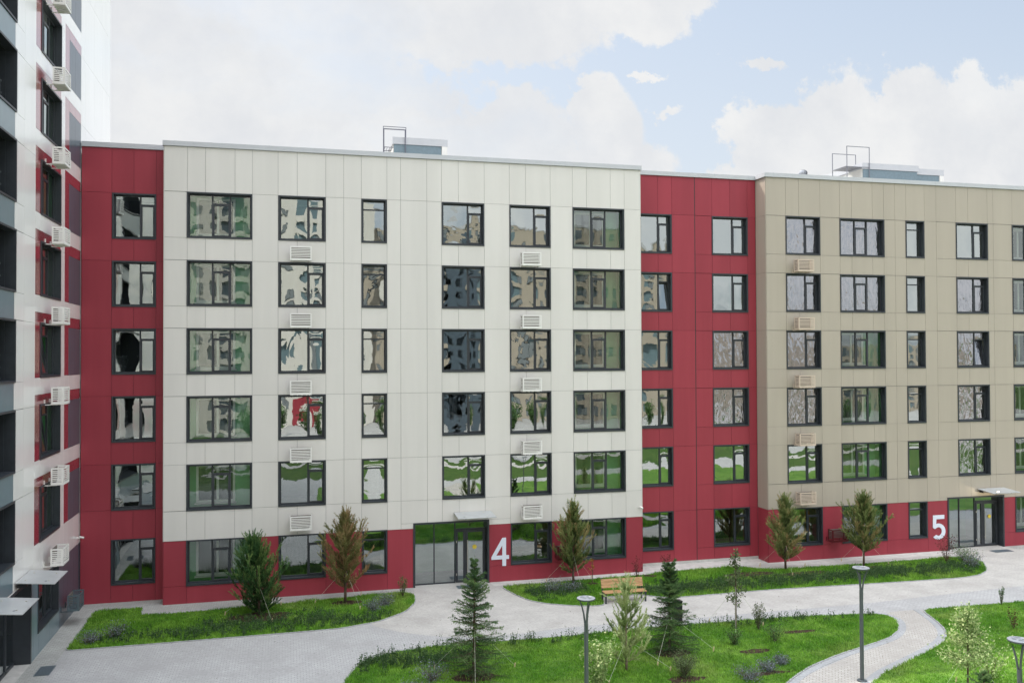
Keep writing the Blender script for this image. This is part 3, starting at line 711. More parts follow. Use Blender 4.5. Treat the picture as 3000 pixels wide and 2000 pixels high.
# ------------------------------------------------------------------ AC baskets
def basket(mt, name='air_conditioner_basket'):
    r = empty(name); w, d0, d1, h = .94, .25, .68, .64
    mb = MB()
    # front frame + slats, side frames + slats
    def slatted(fix, a0, a1, yA, yB):
        # fix: 'f' front (x runs) or 's' side (y runs)
        def bx(u0_, u1_, z0, z1, t0=0., t1=.015):
            if fix == 'f': mb.box(u0_, u1_, yA+t0, yA+t1, z0, z1)
            else: mb.box(yA+t0, yA+t1, u0_, u1_, z0, z1)
        bx(a0, a1, 0, .10); bx(a0, a1, h-.06, h); bx(a0, a0+.055, .10, h-.06); bx(a1-.055, a1, .10, h-.06)
        n = 7; sp = (h-.16)/n
        for k in range(1, n): bx(a0+.055, a1-.055, .10+k*sp-.018, .10+k*sp+.018, .002, .013)
    slatted('f', 0, w, -d1, 0)
    slatted('s', -d1+.016, -d0, 0, 0); slatted('s', -d1+.016, -d0, w-.015, 0)
    g_ = mb.build('louvre_casing', mt, r)
    i = MB(); i.box(.02, w-.02, -d0-.02, -d0, .12, h-.03, 'acin'); i.box(.03, w-.03, -d1+.03, -d0, .0, .02, mt)
    for k in range(4): i.box(.1+k*.2, .14+k*.2, -d1+.02, -d0+.03, -.02, 0, mt)
    i.build('tray', None, r)
    for xx in (.06, w-.10):
        b = MB(); b.box(xx, xx+.04, -d0-.2, -.002, -.03, .0); b.box(xx, xx+.04, -.03, -.002, -.03, .18); b.build('bracket', mt, r)
    return r
bw = basket('acw'); first = {'acw': bw}
def place(mt, loc, rz, label, group):
    if mt in first and 'used' not in first[mt]: o = first[mt]; o['used'] = 1
    elif mt in first: o = copy_tree(first[mt])
    else: o = first[mt] = basket(mt); o['used'] = 1
    o.location = loc; o.rotation_euler = (0, 0, rz); tag(o, label, 'air conditioner basket', group)
fl = ['sixth', 'fifth', 'fourth', 'third', 'second']
for i, z in enumerate((15.07, 12.07, 9.07, 6.07, 3.05)):
    place('acw', (.21, 0, z), 0, 'white louvred basket on the cream wall, left column, under the %s-floor window' % fl[i], 'white baskets on the cream wall')
for i, z in enumerate((15.07, 12.07, 9.08, 6.09, 3.02)):
    place('acw', (10.93, 0, z), 0, 'white louvred basket on the cream wall, right column, under the %s-floor window' % fl[i], 'white baskets on the cream wall')
for i, z in enumerate((15.08, 12.06, 9.06, 6.06, 3.02)):
    place('acb', (25.72, 0, z), 0, 'sand-coloured louvred basket on the beige wall under the %s-floor window' % fl[i], 'sand baskets on the beige wall')
nm = ['', '', 'lowest', 'second lowest', 'third lowest', 'fourth lowest', 'middle', 'third highest', 'second highest', 'topmost visible']
names = ['lowest, above the canopy', 'second from the bottom', 'third from the bottom', 'fourth from the bottom', 'fourth from the top', 'third from the top', 'second from the top', 'topmost, cut by the picture edge']
for i in range(8):
    place('acw', (XL, -4.98, 3.03+3*i), R(90), 'white louvred basket on the white tower, %s' % names[i], 'white baskets on the tower')
place('acs', (XL, -2.35, .62), R(90), 'slate-grey louvred basket low in the corner of the tower and the red wall', None)
place('acr', (12.62, 0, 1.0), 0, 'dark red louvred basket behind the pine right of entrance 4', None)
place('acr', (27.6, 0, 1.0), 0, 'dark red louvred basket on the red wall beside the last pine', None)

# ------------------------------------------------------------------ number signs
def sign(name, loops, label):
    cu = bpy.data.curves.new(name, 'CURVE'); cu.dimensions = '2D'; cu.fill_mode = 'BOTH'; cu.extrude = .012
    for lp in loops:
        sp = cu.splines.new('POLY'); sp.points.add(len(lp)-1)
        for i, p in enumerate(lp): sp.points[i].co = (p[0], p[1], 0, 1)
        sp.use_cyclic_u = True
    tmp = bpy.data.objects.new('tmp', cu); COL.objects.link(tmp); dg = bpy.context.evaluated_depsgraph_get()
    me = bpy.data.meshes.new_from_object(tmp.evaluated_get(dg)); bpy.data.objects.remove(tmp)
    me.materials.clear(); me.materials.append(M['sign']); me.name = name
    o = bpy.data.objects.new(name, me); COL.objects.link(o); o.rotation_euler = (R(90), 0, 0)
    tag(o, label, 'number sign'); return o
def mp4(p): return ((p[0]-1450)/290*.87, (985-p[1])/460*1.34)
s4 = sign('house_number', [[mp4(p) for p in ((1632, 525), (1692, 525), (1692, 812), (1740, 812), (1740, 874), (1692, 874), (1692, 985), (1630, 985), (1630, 874), (1452, 874), (1450, 835))],
     [mp4(p) for p in ((1630, 648), (1530, 812), (1630, 812))]], 'large pale figure 4 on the red wall right of its entrance'); s4.location = (9.51, -.02, .75)
def arc(cx, cy, rx, ry, a0, a1, n=26): return [(cx+rx*math.cos(R(a0+(a1-a0)*i/n)), cy+ry*math.sin(R(a0+(a1-a0)*i/n))) for i in range(n+1)]
pts = [(505, 650), (703, 650), (703, 720), (562, 720), (556, 806)] + arc(597, 940, 123, 142, -98, 140) + arc(597, 938, 60, 76, 128, -118)[0:] + [(535, 893), (500, 868)]
s5 = sign('house_number', [[((p[0]-485)/236*.86, (1082-p[1])/432*1.33) for p in pts]], 'large pale figure 5 on the red wall left of its entrance'); s5.location = (34.23, -.02, .64)
# security cameras
for loc, rz, lb in (((XL+.0, .55, 3.0), R(90), 'small white security camera at the corner of the tower'), ((17.1, -.0, 3.2), 0, 'small white security camera at the right end of the cream wall')):
    r = empty('security_camera', loc, rz, label=lb, cat='security camera')
    mb = MB(); mb.box(-.04, .04, -.03, 0, -.04, .04); mb.tube([(0, -.03, 0), (0, -.12, .0)], .018, 8); mb.build('bracket', 'acw', r)
    mb = MB(); mb.tube([(0, -.08, .04), (.10, -.24, -.02)], .045, 10); mb.build('housing', 'acw', r)
    mb = MB(); mb.tube([(.10, -.24, -.02), (.105, -.248, -.023)], .035, 10); mb.build('lens', 'black', r)

# ------------------------------------------------------------------ ground
def smooth_poly(pts, step=.25, it=3, closed=True):
    P = []; n = len(pts)
    for i in range(n if closed else n-1):
        a = Vector(pts[i]).to_2d(); b = Vector(pts[(i+1) % n]).to_2d(); k = max(1, int((b-a).length/step))
        for j in range(k): P.append(a.lerp(b, j/k))
    if not closed: P.append(Vector(pts[-1]).to_2d())
    A = np.array([(p.x, p.y) for p in P])
    for _ in range(it):
        if closed: A = (np.roll(A, 1, 0)+A*2+np.roll(A, -1, 0))/4
        else: A[1:-1] = (A[:-2]+2*A[1:-1]+A[2:])/4
    return A
def sheet(name, pts, z, mt, **k):
    me = bpy.data.meshes.new(name); tri = tessellate_polygon([[Vector((p[0], p[1], 0)) for p in pts]])
    F_ = []
    for a, b, c in tri:
        A, B_, C_ = pts[a], pts[b], pts[c]
        cr = (B_[0]-A[0])*(C_[1]-A[1])-(B_[1]-A[1])*(C_[0]-A[0])
        F_.append((a, b, c) if cr > 0 else (a, c, b))
    me.from_pydata([(float(p[0]), float(p[1]), z) for p in pts], [], F_); me.materials.append(M[mt])
    o = bpy.data.objects.new(name, me); COL.objects.link(o); tag(o, kind='structure', **k); return o
def ribbon(name, A, w, z0, z1, mt, closed=True, off=0.):
    """kerb: a low solid band following a line"""
    n = len(A); mb = MB(); T = np.roll(A, -1, 0)-np.roll(A, 1, 0)
    if not closed: T[0] = A[1]-A[0]; T[-1] = A[-1]-A[-2]
    T /= np.linalg.norm(T, axis=1)[:, None]+1e-9; N = np.stack([-T[:, 1], T[:, 0]], 1)
    I = A+N*(off-w/2); O = A+N*(off+w/2); vs = []
    for i in range(n): vs += [(*I[i], z0), (*I[i], z1), (*O[i], z1), (*O[i], z0)]
    mb.v = [tuple(map(float, v)) for v in vs]
    for i in range(n if closed else n-1):
        a, b = 4*i, 4*((i+1) % n)
        for q in range(3): mb.f.append((a+q, a+q+1, b+q+1, b+q)); mb.mi.append(0); mb.t.append(0.)
    o = mb.build(name, mt); tag(o, kind='structure'); return o
sheet('ground', [(-400, -400), (400, -400), (400, 400), (-400, 400)], -.06, 'far_lawn')
sheet('paving', [(-8.69, -36), (60, -36), (60, 1.2), (-8.69, 1.2)], 0., 'pave_cool')
warm = [(3.2, -5.1), (4.3, -6.4), (5.5, -7.25), (7.1, -7.85), (9, -7.85), (10.8, -7.55), (14, -7.6), (16.2, -7.75), (24.3, -7.75), (33, -7.15), (45, -6.6), (58, -6.4), (58, .4), (5.6, .4), (5.3, -.9)]
sheet('walkway', smooth_poly(warm, .3, 3), .004, 'pave_warm')
sheet('far_paving', [(-8, -118), (150, -118), (150, -57), (-8, -57)], -.04, 'pave_cool')
sheet('far_paving', [(-8, -49), (150, -40), (150, -44), (-8, -52)], -.036, 'pave_warm')
# apron along the walls
ap = [(-8.69, -9), (-7.85, -9), (-7.85, -.02), (-5.85, -.02), (-5.85, -1.05), (-2.9, -1.0), (.9, -.85), (5.75, -.75), (5.75, .0), (-5.13, 0), (-5.13, 1.0), (-8.69, 1.0)]
sheet('apron', ap, .008, 'pave_strip')
sheet('apron', [(9.45, 0), (9.45, -.72), (17.24, -.55), (17.3, -.2), (24.0, -.2), (24.3, -.8), (35.2, -.9), (35.2, 0), (24.28, 0), (24.28, 1.0), (17.24, 1.0), (17.24, 0)], .010, 'concrete')
sheet('apron', [(39.1, 0), (39.1, -.9), (58, -.9), (58, 0)], .010, 'pave_strip')
bed1 = [(-7.82, -5.43), (-7.82, -2.5), (-7.83, -.25), (-6.95, -.2), (-5.9, -.22), (-5.85, -1.30), (-4.4, -1.45), (-2.94, -1.35), (-1, -1.2), (.84, -1.05), (3, -.85), (5.3, -.62), (5.65, -1.26), (5.5, -2.54), (4.89, -3.79), (3.69, -4.85), (2.09, -5.38), (.5, -5.42), (-.9, -5.42), (-4.06, -5.44)]
bed2 = [(9.75, -.95), (11.91, -.85), (14.77, -.72), (17.14, -.68), (17.9, -.35), (20, -.3), (21.9, -.3), (22.6, -.4), (23.2, -1.1), (24.0, -1.4), (27, -1.45), (29.1, -1.5), (33.05, -1.45), (34.66, -1.5), (35.17, -1.9), (35.0, -2.8), (34.41, -3.6), (33.73, -4.4), (32.81, -4.96), (31.66, -5.2), (29, -5.12), (26.62, -5.0), (21.8, -4.72), (17.4, -4.75), (16.5, -4.7), (15.85, -4.3), (15.6, -3.85), (13.64, -3.85), (13.35, -5.1), (12.5, -5.0), (11.74, -4.65), (10.9, -4.1), (10.4, -3.5), (10.02, -2.31)]
bed3 = [(1.6, -15), (1.7, -13), (1.88, -11.32), (2.17, -10.31), (2.74, -9.35), (3.77, -8.72), (5.41, -8.45), (8.06, -8.53), (10.43, -8.65), (13.19, -8.50), (16.02, -8.50), (19.87, -8.65), (22, -8.9), (23.6, -9.1), (24.2, -9.4), (24.05, -10.23), (23.35, -11.2), (22.35, -12.0), (21.07, -12.5), (19.4, -13.1), (17.57, -13.95), (16.24, -14.86), (15, -16), (13.5, -18), (12.5, -21), (12, -30), (2.5, -30)]
bed4 = [(25.95, -9.15), (27.75, -9.25), (31.14, -9.32), (40, -9.5), (55, -9.6), (55, -32), (15.5, -32), (15.5, -22), (16.2, -19), (17.2, -17.2), (18.3, -16.1), (19.5, -15.2), (20.47, -14.73), (22.83, -13.55), (24.03, -12.85), (24.9, -11.95), (25.4, -10.94), (25.75, -9.9)]
path = [(24.2, -9.1), (25.95, -9.1), (26.1, -10.0), (25.6, -11.5), (24.6, -13.0), (22.9, -14.0), (20, -15.4), (17.6, -17.2), (16.4, -19.5), (15.6, -22), (15.6, -32), (11.9, -32), (11.9, -24), (13, -19.5), (14.6, -16.7), (16.9, -14.7), (20.5, -12.9), (22.5, -12.1), (23.6, -11), (24.1, -10.1)]
sheet('path', smooth_poly(path, .3, 2), .006, 'pave_path')
POLY = []
for nm, bd, it in (('lawn', bed1, 1), ('lawn', bed2, 2), ('lawn', bed3, 6), ('lawn', bed4, 6)):
    A = smooth_poly(bd, .2, it); POLY.append(A); sheet(nm, A, .022, 'lawn'); ribbon('kerb', A, .07, 0, .030, 'kerb')
e3 = smooth_poly(bed3[13:24], .25, 6, False); e4 = smooth_poly(bed4[10:]+bed4[:1], .25, 6, False)
ribbon('path_border', e3, .24, 0, .013, 'pave_edge', False, off=.16); ribbon('path_border', e4, .24, 0, .013, 'pave_edge', False, off=.16)
SOIL = [(-1.0, -3.0, 1.55, .85), (22.0, -2.0, 1.6, .55), (24.6, -2.6, 1.7, .55), (19.35, -10.5, .85, .22), (11.9, -2.2, .8, .4), (13.3, -1.5, .5, .35), (28.6, -2.3, .9, .35), (12.9, -14.0, .8, .35), (16.5, -12.1, .7, .3), (15.7, -14.2, 1.1, .22), (17.2, -.95, .45, .25), (14.0, -1.6, .4, .25), (6.16, -11.9, .9, .6), (13.53, -11.5, .8, .5), (2.6, -1.8, .8, .4)]
for i, (x, y, rx, ry) in enumerate(SOIL):
    rg = random.Random(i); n = 30; ph = [rg.uniform(0, 6.28) for _ in range(4)]
    A = [(x+rx*(.85+.12*math.sin(3*a+ph[0])+.08*math.sin(5*a+ph[1]))*math.cos(a), y+ry*(.85+.14*math.sin(2*a+ph[2])+.1*math.sin(7*a+ph[3]))*math.sin(a)) for a in [2*math.pi*k/n for k in range(n)]]
    sheet('soil', A, .026+.0004*i, 'soil')
def inside(P, A):
    x, y = P[:, 0], P[:, 1]; c = np.zeros(len(P), bool); n = len(A); j = n-1
    for i in range(n):
        xi, yi = A[i]; xj, yj = A[j]
        m = ((yi > y) != (yj > y)) & (x < (xj-xi)*(y-yi)/((yj-yi)+1e-12)+xi); c ^= m; j = i
    return c
def fast_tris(name, V, mt, tint=None, **k):
    """V: (n,3,3) triangles"""
    n = len(V); me = bpy.data.meshes.new(name); me.vertices.add(n*3); me.vertices.foreach_set('co', V.reshape(-1).astype(np.float32))
    me.loops.add(n*3); me.loops.foreach_set('vertex_index', np.arange(n*3, dtype=np.int32))
    me.polygons.add(n); me.polygons.foreach_set('loop_start', np.arange(0, n*3, 3, dtype=np.int32)); me.polygons.foreach_set('loop_total', np.full(n, 3, np.int32))
    me.update(calc_edges=True); me.materials.append(M[mt])
    if tint is not None:
        a = me.attributes.new('tint', 'FLOAT', 'FACE'); a.data.foreach_set('value', tint.astype(np.float32))
    o = bpy.data.objects.new(name, me); COL.objects.link(o); tag(o, **k); return o
def vnoise(P, s, seed=0):
    g = np.random.default_rng(seed).random((64, 64)); q = P*s+100.; i = np.floor(q).astype(int); f = q-i; f = f*f*(3-2*f)
    a = g[i[:, 0] % 64, i[:, 1] % 64]; b = g[(i[:, 0]+1) % 64, i[:, 1] % 64]; c = g[i[:, 0] % 64, (i[:, 1]+1) % 64]; d = g[(i[:, 0]+1) % 64, (i[:, 1]+1) % 64]
    return (a*(1-f[:, 0])+b*f[:, 0])*(1-f[:, 1])+(c*(1-f[:, 0])+d*f[:, 0])*f[:, 1]
for bi, (A, dens, lim) in enumerate(zip(POLY, (850, 800, 800, 650), (None, None, (1.5, 24.5, -16.5, -8.3), (17.5, 37, -20, -9)))):
    lo, hi = A.min(0), A.max(0)
    if lim: lo = np.array([lim[0], lim[2]]); hi = np.array([lim[1], lim[3]])
    n = int(dens*np.prod(hi-lo)); P = rng.random((n, 2))*(hi-lo)+lo; P = P[inside(P, A)]
    for x, y, rx, ry in SOIL:
        d = ((P[:, 0]-x)/rx)**2+((P[:, 1]-y)/ry)**2; P = P[(d > .75) | (rng.random(len(P)) < .10)]
    n = len(P); nz_ = vnoise(P, 1.1, bi); nz3 = vnoise(P, 3.1, bi+9)
    h = (.035+.060*nz_*nz3*2)*(.6+.8*rng.random(n))
    if bi < 2: h *= 1.25
    w = .008+.010*rng.random(n); a = rng.random(n)*2*np.pi; la = rng.random(n)*2*np.pi; ln = h*(.2+.7*rng.random(n))
    z = np.full(n, .02); dx, dy = np.cos(a)*w, np.sin(a)*w
    V = np.stack([np.stack([P[:, 0]-dx, P[:, 1]-dy, z], 1), np.stack([P[:, 0]+dx, P[:, 1]+dy, z], 1), np.stack([P[:, 0]+np.cos(la)*ln, P[:, 1]+np.sin(la)*ln, z+h], 1)], 1)
    fast_tris('grass', V, 'grass', kind='stuff')

# ------------------------------------------------------------------ vegetation
def unit(v): return v/(np.linalg.norm(v, axis=-1, keepdims=True)+1e-9)
def needles(S, E, T, n, ln, w, rg, spread=.9):
    """needles around shoots S->E (arrays m,3), tint T; returns tris, tints"""
    m = len(S); u = rg.random((m, n, 1)); D = E-S; L = np.linalg.norm(D, axis=1)[:, None, None]
    P = S[:, None]+D[:, None]*u; dd = unit(D)[:, None]; rnd = unit(rg.normal(size=(m, n, 3)))
    nd = unit(dd*(1-spread*.5)+rnd*spread); l = ln*(.7+.6*rg.random((m, n, 1)))
    side = unit(np.cross(nd, unit(rg.normal(size=(m, n, 3)))))*w*.5
    V = np.stack([P-side, P+side, P+nd*l], 2).reshape(-1, 3, 3)
    t = np.clip(np.repeat(T, n)+rg.normal(size=m*n)*.10+ (u.reshape(-1)-.5)*.15, .001, 1)
    return V, t
def guys(parent, h, rad, seed, pegs=True):
    rg = random.Random(seed); a0 = rg.uniform(0, 2)
    for k in range(3):
        a = a0+k*2.094; x, y = rad*math.cos(a), rad*math.sin(a)
        mb = MB(); mb.tube([(0, 0, h), (x, y, .1)], .0045, 4); mb.build('guy_rope', 'rope', parent)
        mb = MB(); mb.tube([(x, y, -.02), (x+.03, y, .16)], .022, 5); mb.build('peg', 'stake', parent)
def conifer(name, label, x, y, H, Rr, mt, kind, seed, z_low=.22, bare=.0, bend=(0, 0), cat='tree', group=None, guy=1.3, dens=1., prof=None, bark='bark', tb=.0, sl=1., nl=.095, nn_=52):
    rg = np.random.default_rng(seed); root = empty(name, (x, y, .02), 0, label=label, cat=cat, group=group)
    tr = MB(); pts = []; rad = []
    def axis(z): t = z/H; return np.array([bend[0]*t**2, bend[1]*t**2, z])
    for i in range(9): z = H*.97*i/8; pts.append(axis(z)+np.append(rg.normal(size=2)*.012, 0)); rad.append(.016*H*(1-i/8.6)+.008)
    tr.tube(pts, rad, 8)
    S, E, T = [], [], []
    nwh = int((16 if kind == 'pine' else 24)*dens*H/4); zs = np.linspace(z_low*H, H*.97, nwh)
    for wi, z in enumerate(zs):
        t = (z-z_low*H)/(H*(1-z_low))
        pr = prof(t) if prof else (math.sin(math.pi*min(1, (t*.82+.18)))**.8 if kind == 'pine' else (1-t)**.85*(.75 if t < .04 else 1))
        nb = int(rg.integers(5, 8)) if t < .93 else 4
        for b in range(nb):
            a = 2*math.pi*(b+rg.random())/nb; L = Rr*max(.10, pr)*((.45+.75*rg.random()) if kind == 'pine' else (.62+.55*rg.random())); base = axis(z+rg.normal()*.04)
            if kind == 'pine': el = .35+.55*t+rg.normal()*.12; curve = .35
            else: el = (.05+.5*t)+rg.normal()*.08; curve = -.05 if t < .6 else .15
            d = np.array([math.cos(a)*math.cos(el), math.sin(a)*math.cos(el), math.sin(el)])
            k = 6; P = [base+d*L*q/k+np.array([0, 0, curve*L*(q/k)**2]) for q in range(k+1)]
            if kind != 'pine':
                for q in range(k+1): P[q][2] -= .22*L*math.sin(math.pi*q/k*.7)*(1-t)
            if L > .25: tr.tube([P[0], P[3], P[-1]], [.010+.006*L, .008, .003], 4, caps=False)
            bt = np.clip(rg.normal(.45, .27), 0, 1)+ (tb*(1-t))
            if kind == 'pine':
                for q in range(1 if pr > .3 else 0, k+1):
                    ns = 2 if q < k else 3
                    for s in range(ns):
                        dd = unit(d*.55+rg.normal(size=3)*.30+np.array([0, 0, .75])); l = (.17+.15*rg.random())*(1 if q < k else 1.3+.6*t)*sl
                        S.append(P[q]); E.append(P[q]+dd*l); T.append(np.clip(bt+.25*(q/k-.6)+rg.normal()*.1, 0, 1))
            else:
                sd = unit(np.cross(d, [0, 0, 1.]))
                for q in range(0, k+1):
                    wl = L*.42*(1-abs(q/k-.35))+.05
                    S.append(P[max(q-1, 0)]); E.append(P[q]+1e-3); T.append(bt)
                    for sg in (-1, 1):
                        for rep in range(2):
                            dd = unit(d*.8+sd*sg*(.8+.2*rg.random())+np.array([0, 0, -.25+.15*rg.normal()])); l = wl*(.6+.5*rg.random()); o_ = P[q]+(P[min(q+1, k)]-P[q])*rg.random()
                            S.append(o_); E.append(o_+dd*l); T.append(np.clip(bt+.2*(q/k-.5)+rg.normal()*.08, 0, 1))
    # leader
    for q in range(5): S.append(axis(H*(.90+.02*q))); E.append(axis(H*(.93+.02*q))+np.append(rg.normal(size=2)*.04, .06)); T.append(.7)
    S, E, T = map(np.array, (S, E, T))
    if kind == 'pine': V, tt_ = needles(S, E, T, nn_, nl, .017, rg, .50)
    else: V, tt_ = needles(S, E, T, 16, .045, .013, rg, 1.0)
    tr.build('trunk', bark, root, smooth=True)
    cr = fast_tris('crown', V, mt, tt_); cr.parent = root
    if guy: guys(root, H*.42, guy, seed)
    return root
def leafy(name, label, x, y, H, Rr, mt, seed, nst=6, nl=500, ls=.05, cat='shrub', group=None, shape='ball', z0=.0, trunk=False, bark='bark', guy=0, upright=.5):
    rg = np.random.default_rng(seed); root = empty(name, (x, y, .02), 0, label=label, cat=cat, group=group)
    st = MB(); C = []
    base = np.array([0, 0, H*z0])
    if trunk: st.tube([(0, 0, 0), (.02, .01, H*.5), (0, 0, H*.97)], [.010*H+.008, .007*H+.004, .004], 7)
    for i in range(nst):
        a = 2*math.pi*(i+rg.random()*.8)/nst; ph = math.sqrt(rg.random())
        if shape == 'ball': tip = np.array([math.cos(a)*Rr*ph, math.sin(a)*Rr*ph, H*(z0+(1-z0)*(.45+.55*rg.random()*(1-.4*ph)))]) ; b0 = base*(.3+.7*rg.random())
        elif shape == 'cone':
            t = i/nst; r_ = Rr*(1-t)**.75*(.6+.5*rg.random()); zz = H*(z0+(1-z0)*t*.93); tip = np.array([math.cos(a*3.1)*r_, math.sin(a*3.1)*r_, zz+.25*r_+.05]); b0 = np.array([0, 0, zz*.96])
        else: tip = np.array([math.cos(a)*Rr*ph*.8, math.sin(a)*Rr*ph*.8, H*(.6+.4*rg.random())]); b0 = np.zeros(3)
        mid = (b0+tip)/2+rg.normal(size=3)*Rr*.08; st.tube([b0, mid, tip], [.008, .006, .003], 4, caps=False)
        k = max(3, nl//nst)
        for _ in range(k):
            q = rg.random()**.6; p = b0*(1-q)+tip*q+rg.normal(size=3)*Rr*(.13 if shape != 'ball' else .16); C.append((p, np.clip(rg.normal(.5, .25), .001, 1)))
    P = np.array([c[0] for c in C]); P[:, 2] = np.maximum(P[:, 2], .02); t = np.array([c[1] for c in C]); n = len(P)
    s = ls*(.6+.8*rg.random((n, 1))); a = unit(rg.normal(size=(n, 3))+np.array([0, 0, upright])); b = unit(np.cross(a, rg.normal(size=(n, 3))))
    A1 = P-a*s*.5; A2 = P+a*s*.5; B1 = P+b*s*.30; B2 = P-b*s*.30
    V = np.concatenate([np.stack([A1, B1, A2], 1), np.stack([A1, A2, B2], 1)]); tt_ = np.concatenate([t, t])
    st.build('stems', bark, root); cr = fast_tris('leaves', V, mt, tt_); cr.parent = root
    if guy: guys(root, H*.5, guy, seed)
    return root
GP = 'pines planted along the facade'
conifer('pine_tree', 'dense dark green pine with a wind-bent top, leftmost in the lawn by the wall', -1.05, -2.55, 2.85, 1.20, 'f_dense', 'pine', 11, z_low=.03, dens=1.9, bend=(-.28, 0), group=GP, guy=1.4,
        prof=lambda t: (1-t)**.42*(.72+.38*math.sin(math.pi*min(1, t*1.3))))
conifer('pine_tree', 'browning pine with bare trunk base left of entrance 4', 2.54, -1.8, 3.62, 1.20, 'f_brown', 'pine', 12, z_low=.19, dens=1.2, group=GP, tb=.15, prof=lambda t: .95*(1-t)**.5*(.75+.5*math.sin(math.pi*min(1, t*1.5))))
conifer('pine_tree', 'slender pine with brownish lower twigs right of entrance 4', 13.17, -1.3, 3.5, .98, 'f_pine', 'pine', 13, z_low=.17, dens=1.2, group=GP, tb=.2, prof=lambda t: 1.0*(1-t)**.62*(.7+.5*math.sin(math.pi*min(1, t*1.6))))
conifer('pine_tree', 'green pine in front of the beige wall corner', 24.31, -1.5, 3.35, .88, 'f_pine', 'pine', 14, z_low=.14, dens=1.2, group=GP, tb=.25, prof=lambda t: 1.0*(1-t)**.55*(.7+.5*math.sin(math.pi*min(1, t*1.6))))
conifer('pine_tree', 'broad brown-green pine behind the tall middle lamp', 28.54, -1.9, 3.35, 1.18, 'f_pine', 'pine', 15, z_low=.20, dens=1.2, group=GP, tb=.2, prof=lambda t: 1.0*(1-t)**.58*(.68+.55*math.sin(math.pi*min(1, t*1.7))))
conifer('spruce_tree', 'dark open-branched spruce on the lawn in front of entrance 4', 6.16, -11.94, 3.95, 1.30, 'f_spruce', 'spruce', 21, z_low=.03, dens=.9, guy=1.6, prof=lambda t: (1-t)**.75 if t < .86 else .10)
conifer('spruce_tree', 'bushy spruce on the lawn hiding a black litter bin', 13.5, -11.4, 3.2, 1.2, 'f_spruce', 'spruce', 22, z_low=.03, dens=1.1, guy=1.6, prof=lambda t: (1-t)**.9 if t < .8 else .22)
conifer('pine_tree', 'pale young pine with candle-like shoots beside the left lamp', 11.27, -12.75, 2.62, .80, 'f_young', 'pine', 23, z_low=.12, dens=.55, sl=1.35, nl=.10, nn_=70, guy=1.5, bark='palebark', prof=lambda t: .95*(1-t)**.6)
leafy('sapling', 'thin sparse sapling tied with ropes on the big lawn', 17.18, -9.5, 3.25, .52, 'f_olive', 31, nst=22, nl=700, ls=.09, cat='tree', shape='cone', z0=.25, trunk=True, guy=1.2)
leafy('variegated_shrub', 'cream-leaved shrub at the lower edge beside the left lamp pole', 9.55, -14.7, 2.15, .72, 'f_var', 32, nst=12, nl=1100, ls=.10, shape='up', bark='palebark')
leafy('variegated_tree', 'young tree with pale cream-green leaves near the right lamp', 20.82, -17.6, 2.85, 1.0, 'f_var', 33, nst=60, nl=3000, ls=.085, cat='tree', shape='cone', z0=.28, trunk=True, guy=1.2)
leafy('variegated_shrub', 'cream-leaved shrub behind the pale young tree', 22.6, -16.6, 1.5, .9, 'f_var', 34, nst=14, nl=500, ls=.08, shape='ball')
leafy('variegated_shrub', 'cream-leaved shrub at the right picture edge under the lamp', 22.9, -18.9, 1.5, .8, 'f_var', 35, nst=14, nl=700, ls=.08, shape='ball')
conifer('spruce_tree', 'top of a small dark spruce at the lower edge under the pale tree', 20.3, -18.8, 1.2, .9, 'f_spruce', 'spruce', 24, z_low=.05, dens=1., guy=0)
leafy('columnar_shrub', 'small dark columnar shrub on the path edge left of the beige-framed path', 29.7, -9.6, .85, .17, 'f_leaf', 36, nst=10, nl=500, ls=.045, shape='up')
leafy('columnar_shrub', 'upright shrub at the far right edge of the lawn by the walkway', 31.8, -9.7, 1.1, .25, 'f_leaf', 37, nst=10, nl=500, ls=.05, shape='up')
leafy('bushy_shrub', 'upright bushy shrub at the back edge of the big lawn', 17.95, -9.9, 1.15, .32, 'f_olive', 38, nst=14, nl=1000, ls=.045, shape='up')
leafy('bushy_shrub', 'small dark leafy bush in front of the thin sapling', 16.15, -11.3, .9, .36, 'f_leaf', 39, nst=14, nl=800, ls=.05, shape='ball')
leafy('bushy_shrub', 'low sprawling green bush right of the thin sapling', 17.8, -11.3, .85, .42, 'f_leaf', 40, nst=14, nl=600, ls=.05, shape='ball')
leafy('round_shrub', 'dense rounded olive shrub on the bare soil ring at the lawn front', 12.95, -13.75, 1.0, .5, 'f_olive', 41, nst=34, nl=2600, ls=.04, shape='ball')
leafy('sapling', 'little orange-leaved sapling behind the bench', 14.0, -1.7, 1.3, .22, 'f_orange', 42, nst=5, nl=90, ls=.07, cat='sapling', shape='cone', z0=.5, trunk=True)
leafy('sapling', 'small dark red-leaved sapling at the corner of the cream wall', 16.5, -1.1, 1.2, .35, 'f_red', 43, nst=8, nl=150, ls=.07, cat='sapling', shape='ball')
leafy('sapling', 'reddish sapling in front of the middle red wall', 18.1, -.9, 1.2, .35, 'f_red', 44, nst=8, nl=160, ls=.07, cat='sapling', shape='ball')
leafy('red_shrub', 'dark red shrub below the figure 5', 33.1, -2.4, 1.5, .75, 'f_red', 45, nst=16, nl=500, ls=.06, shape='up')
leafy('leafy_shrub', 'dark green shrub at the tip of the bed by entrance 5', 34.1, -2.5, 1.0, .65, 'f_leaf', 46, nst=22, nl=1300, ls=.05, shape='ball')
leafy('flowering_clump', 'grey-green flowering clump at the tip of the bed by entrance 5', 33.6, -3.6, .8, .6, 'f_lav', 47, nst=26, nl=1000, ls=.05, shape='ball')
leafy('leafy_shrub', 'small dark bush on the tip of the left lawn by entrance 4', 5.1, -1.5, 1.0, .3, 'f_leaf', 48, nst=10, nl=500, ls=.05, shape='up')
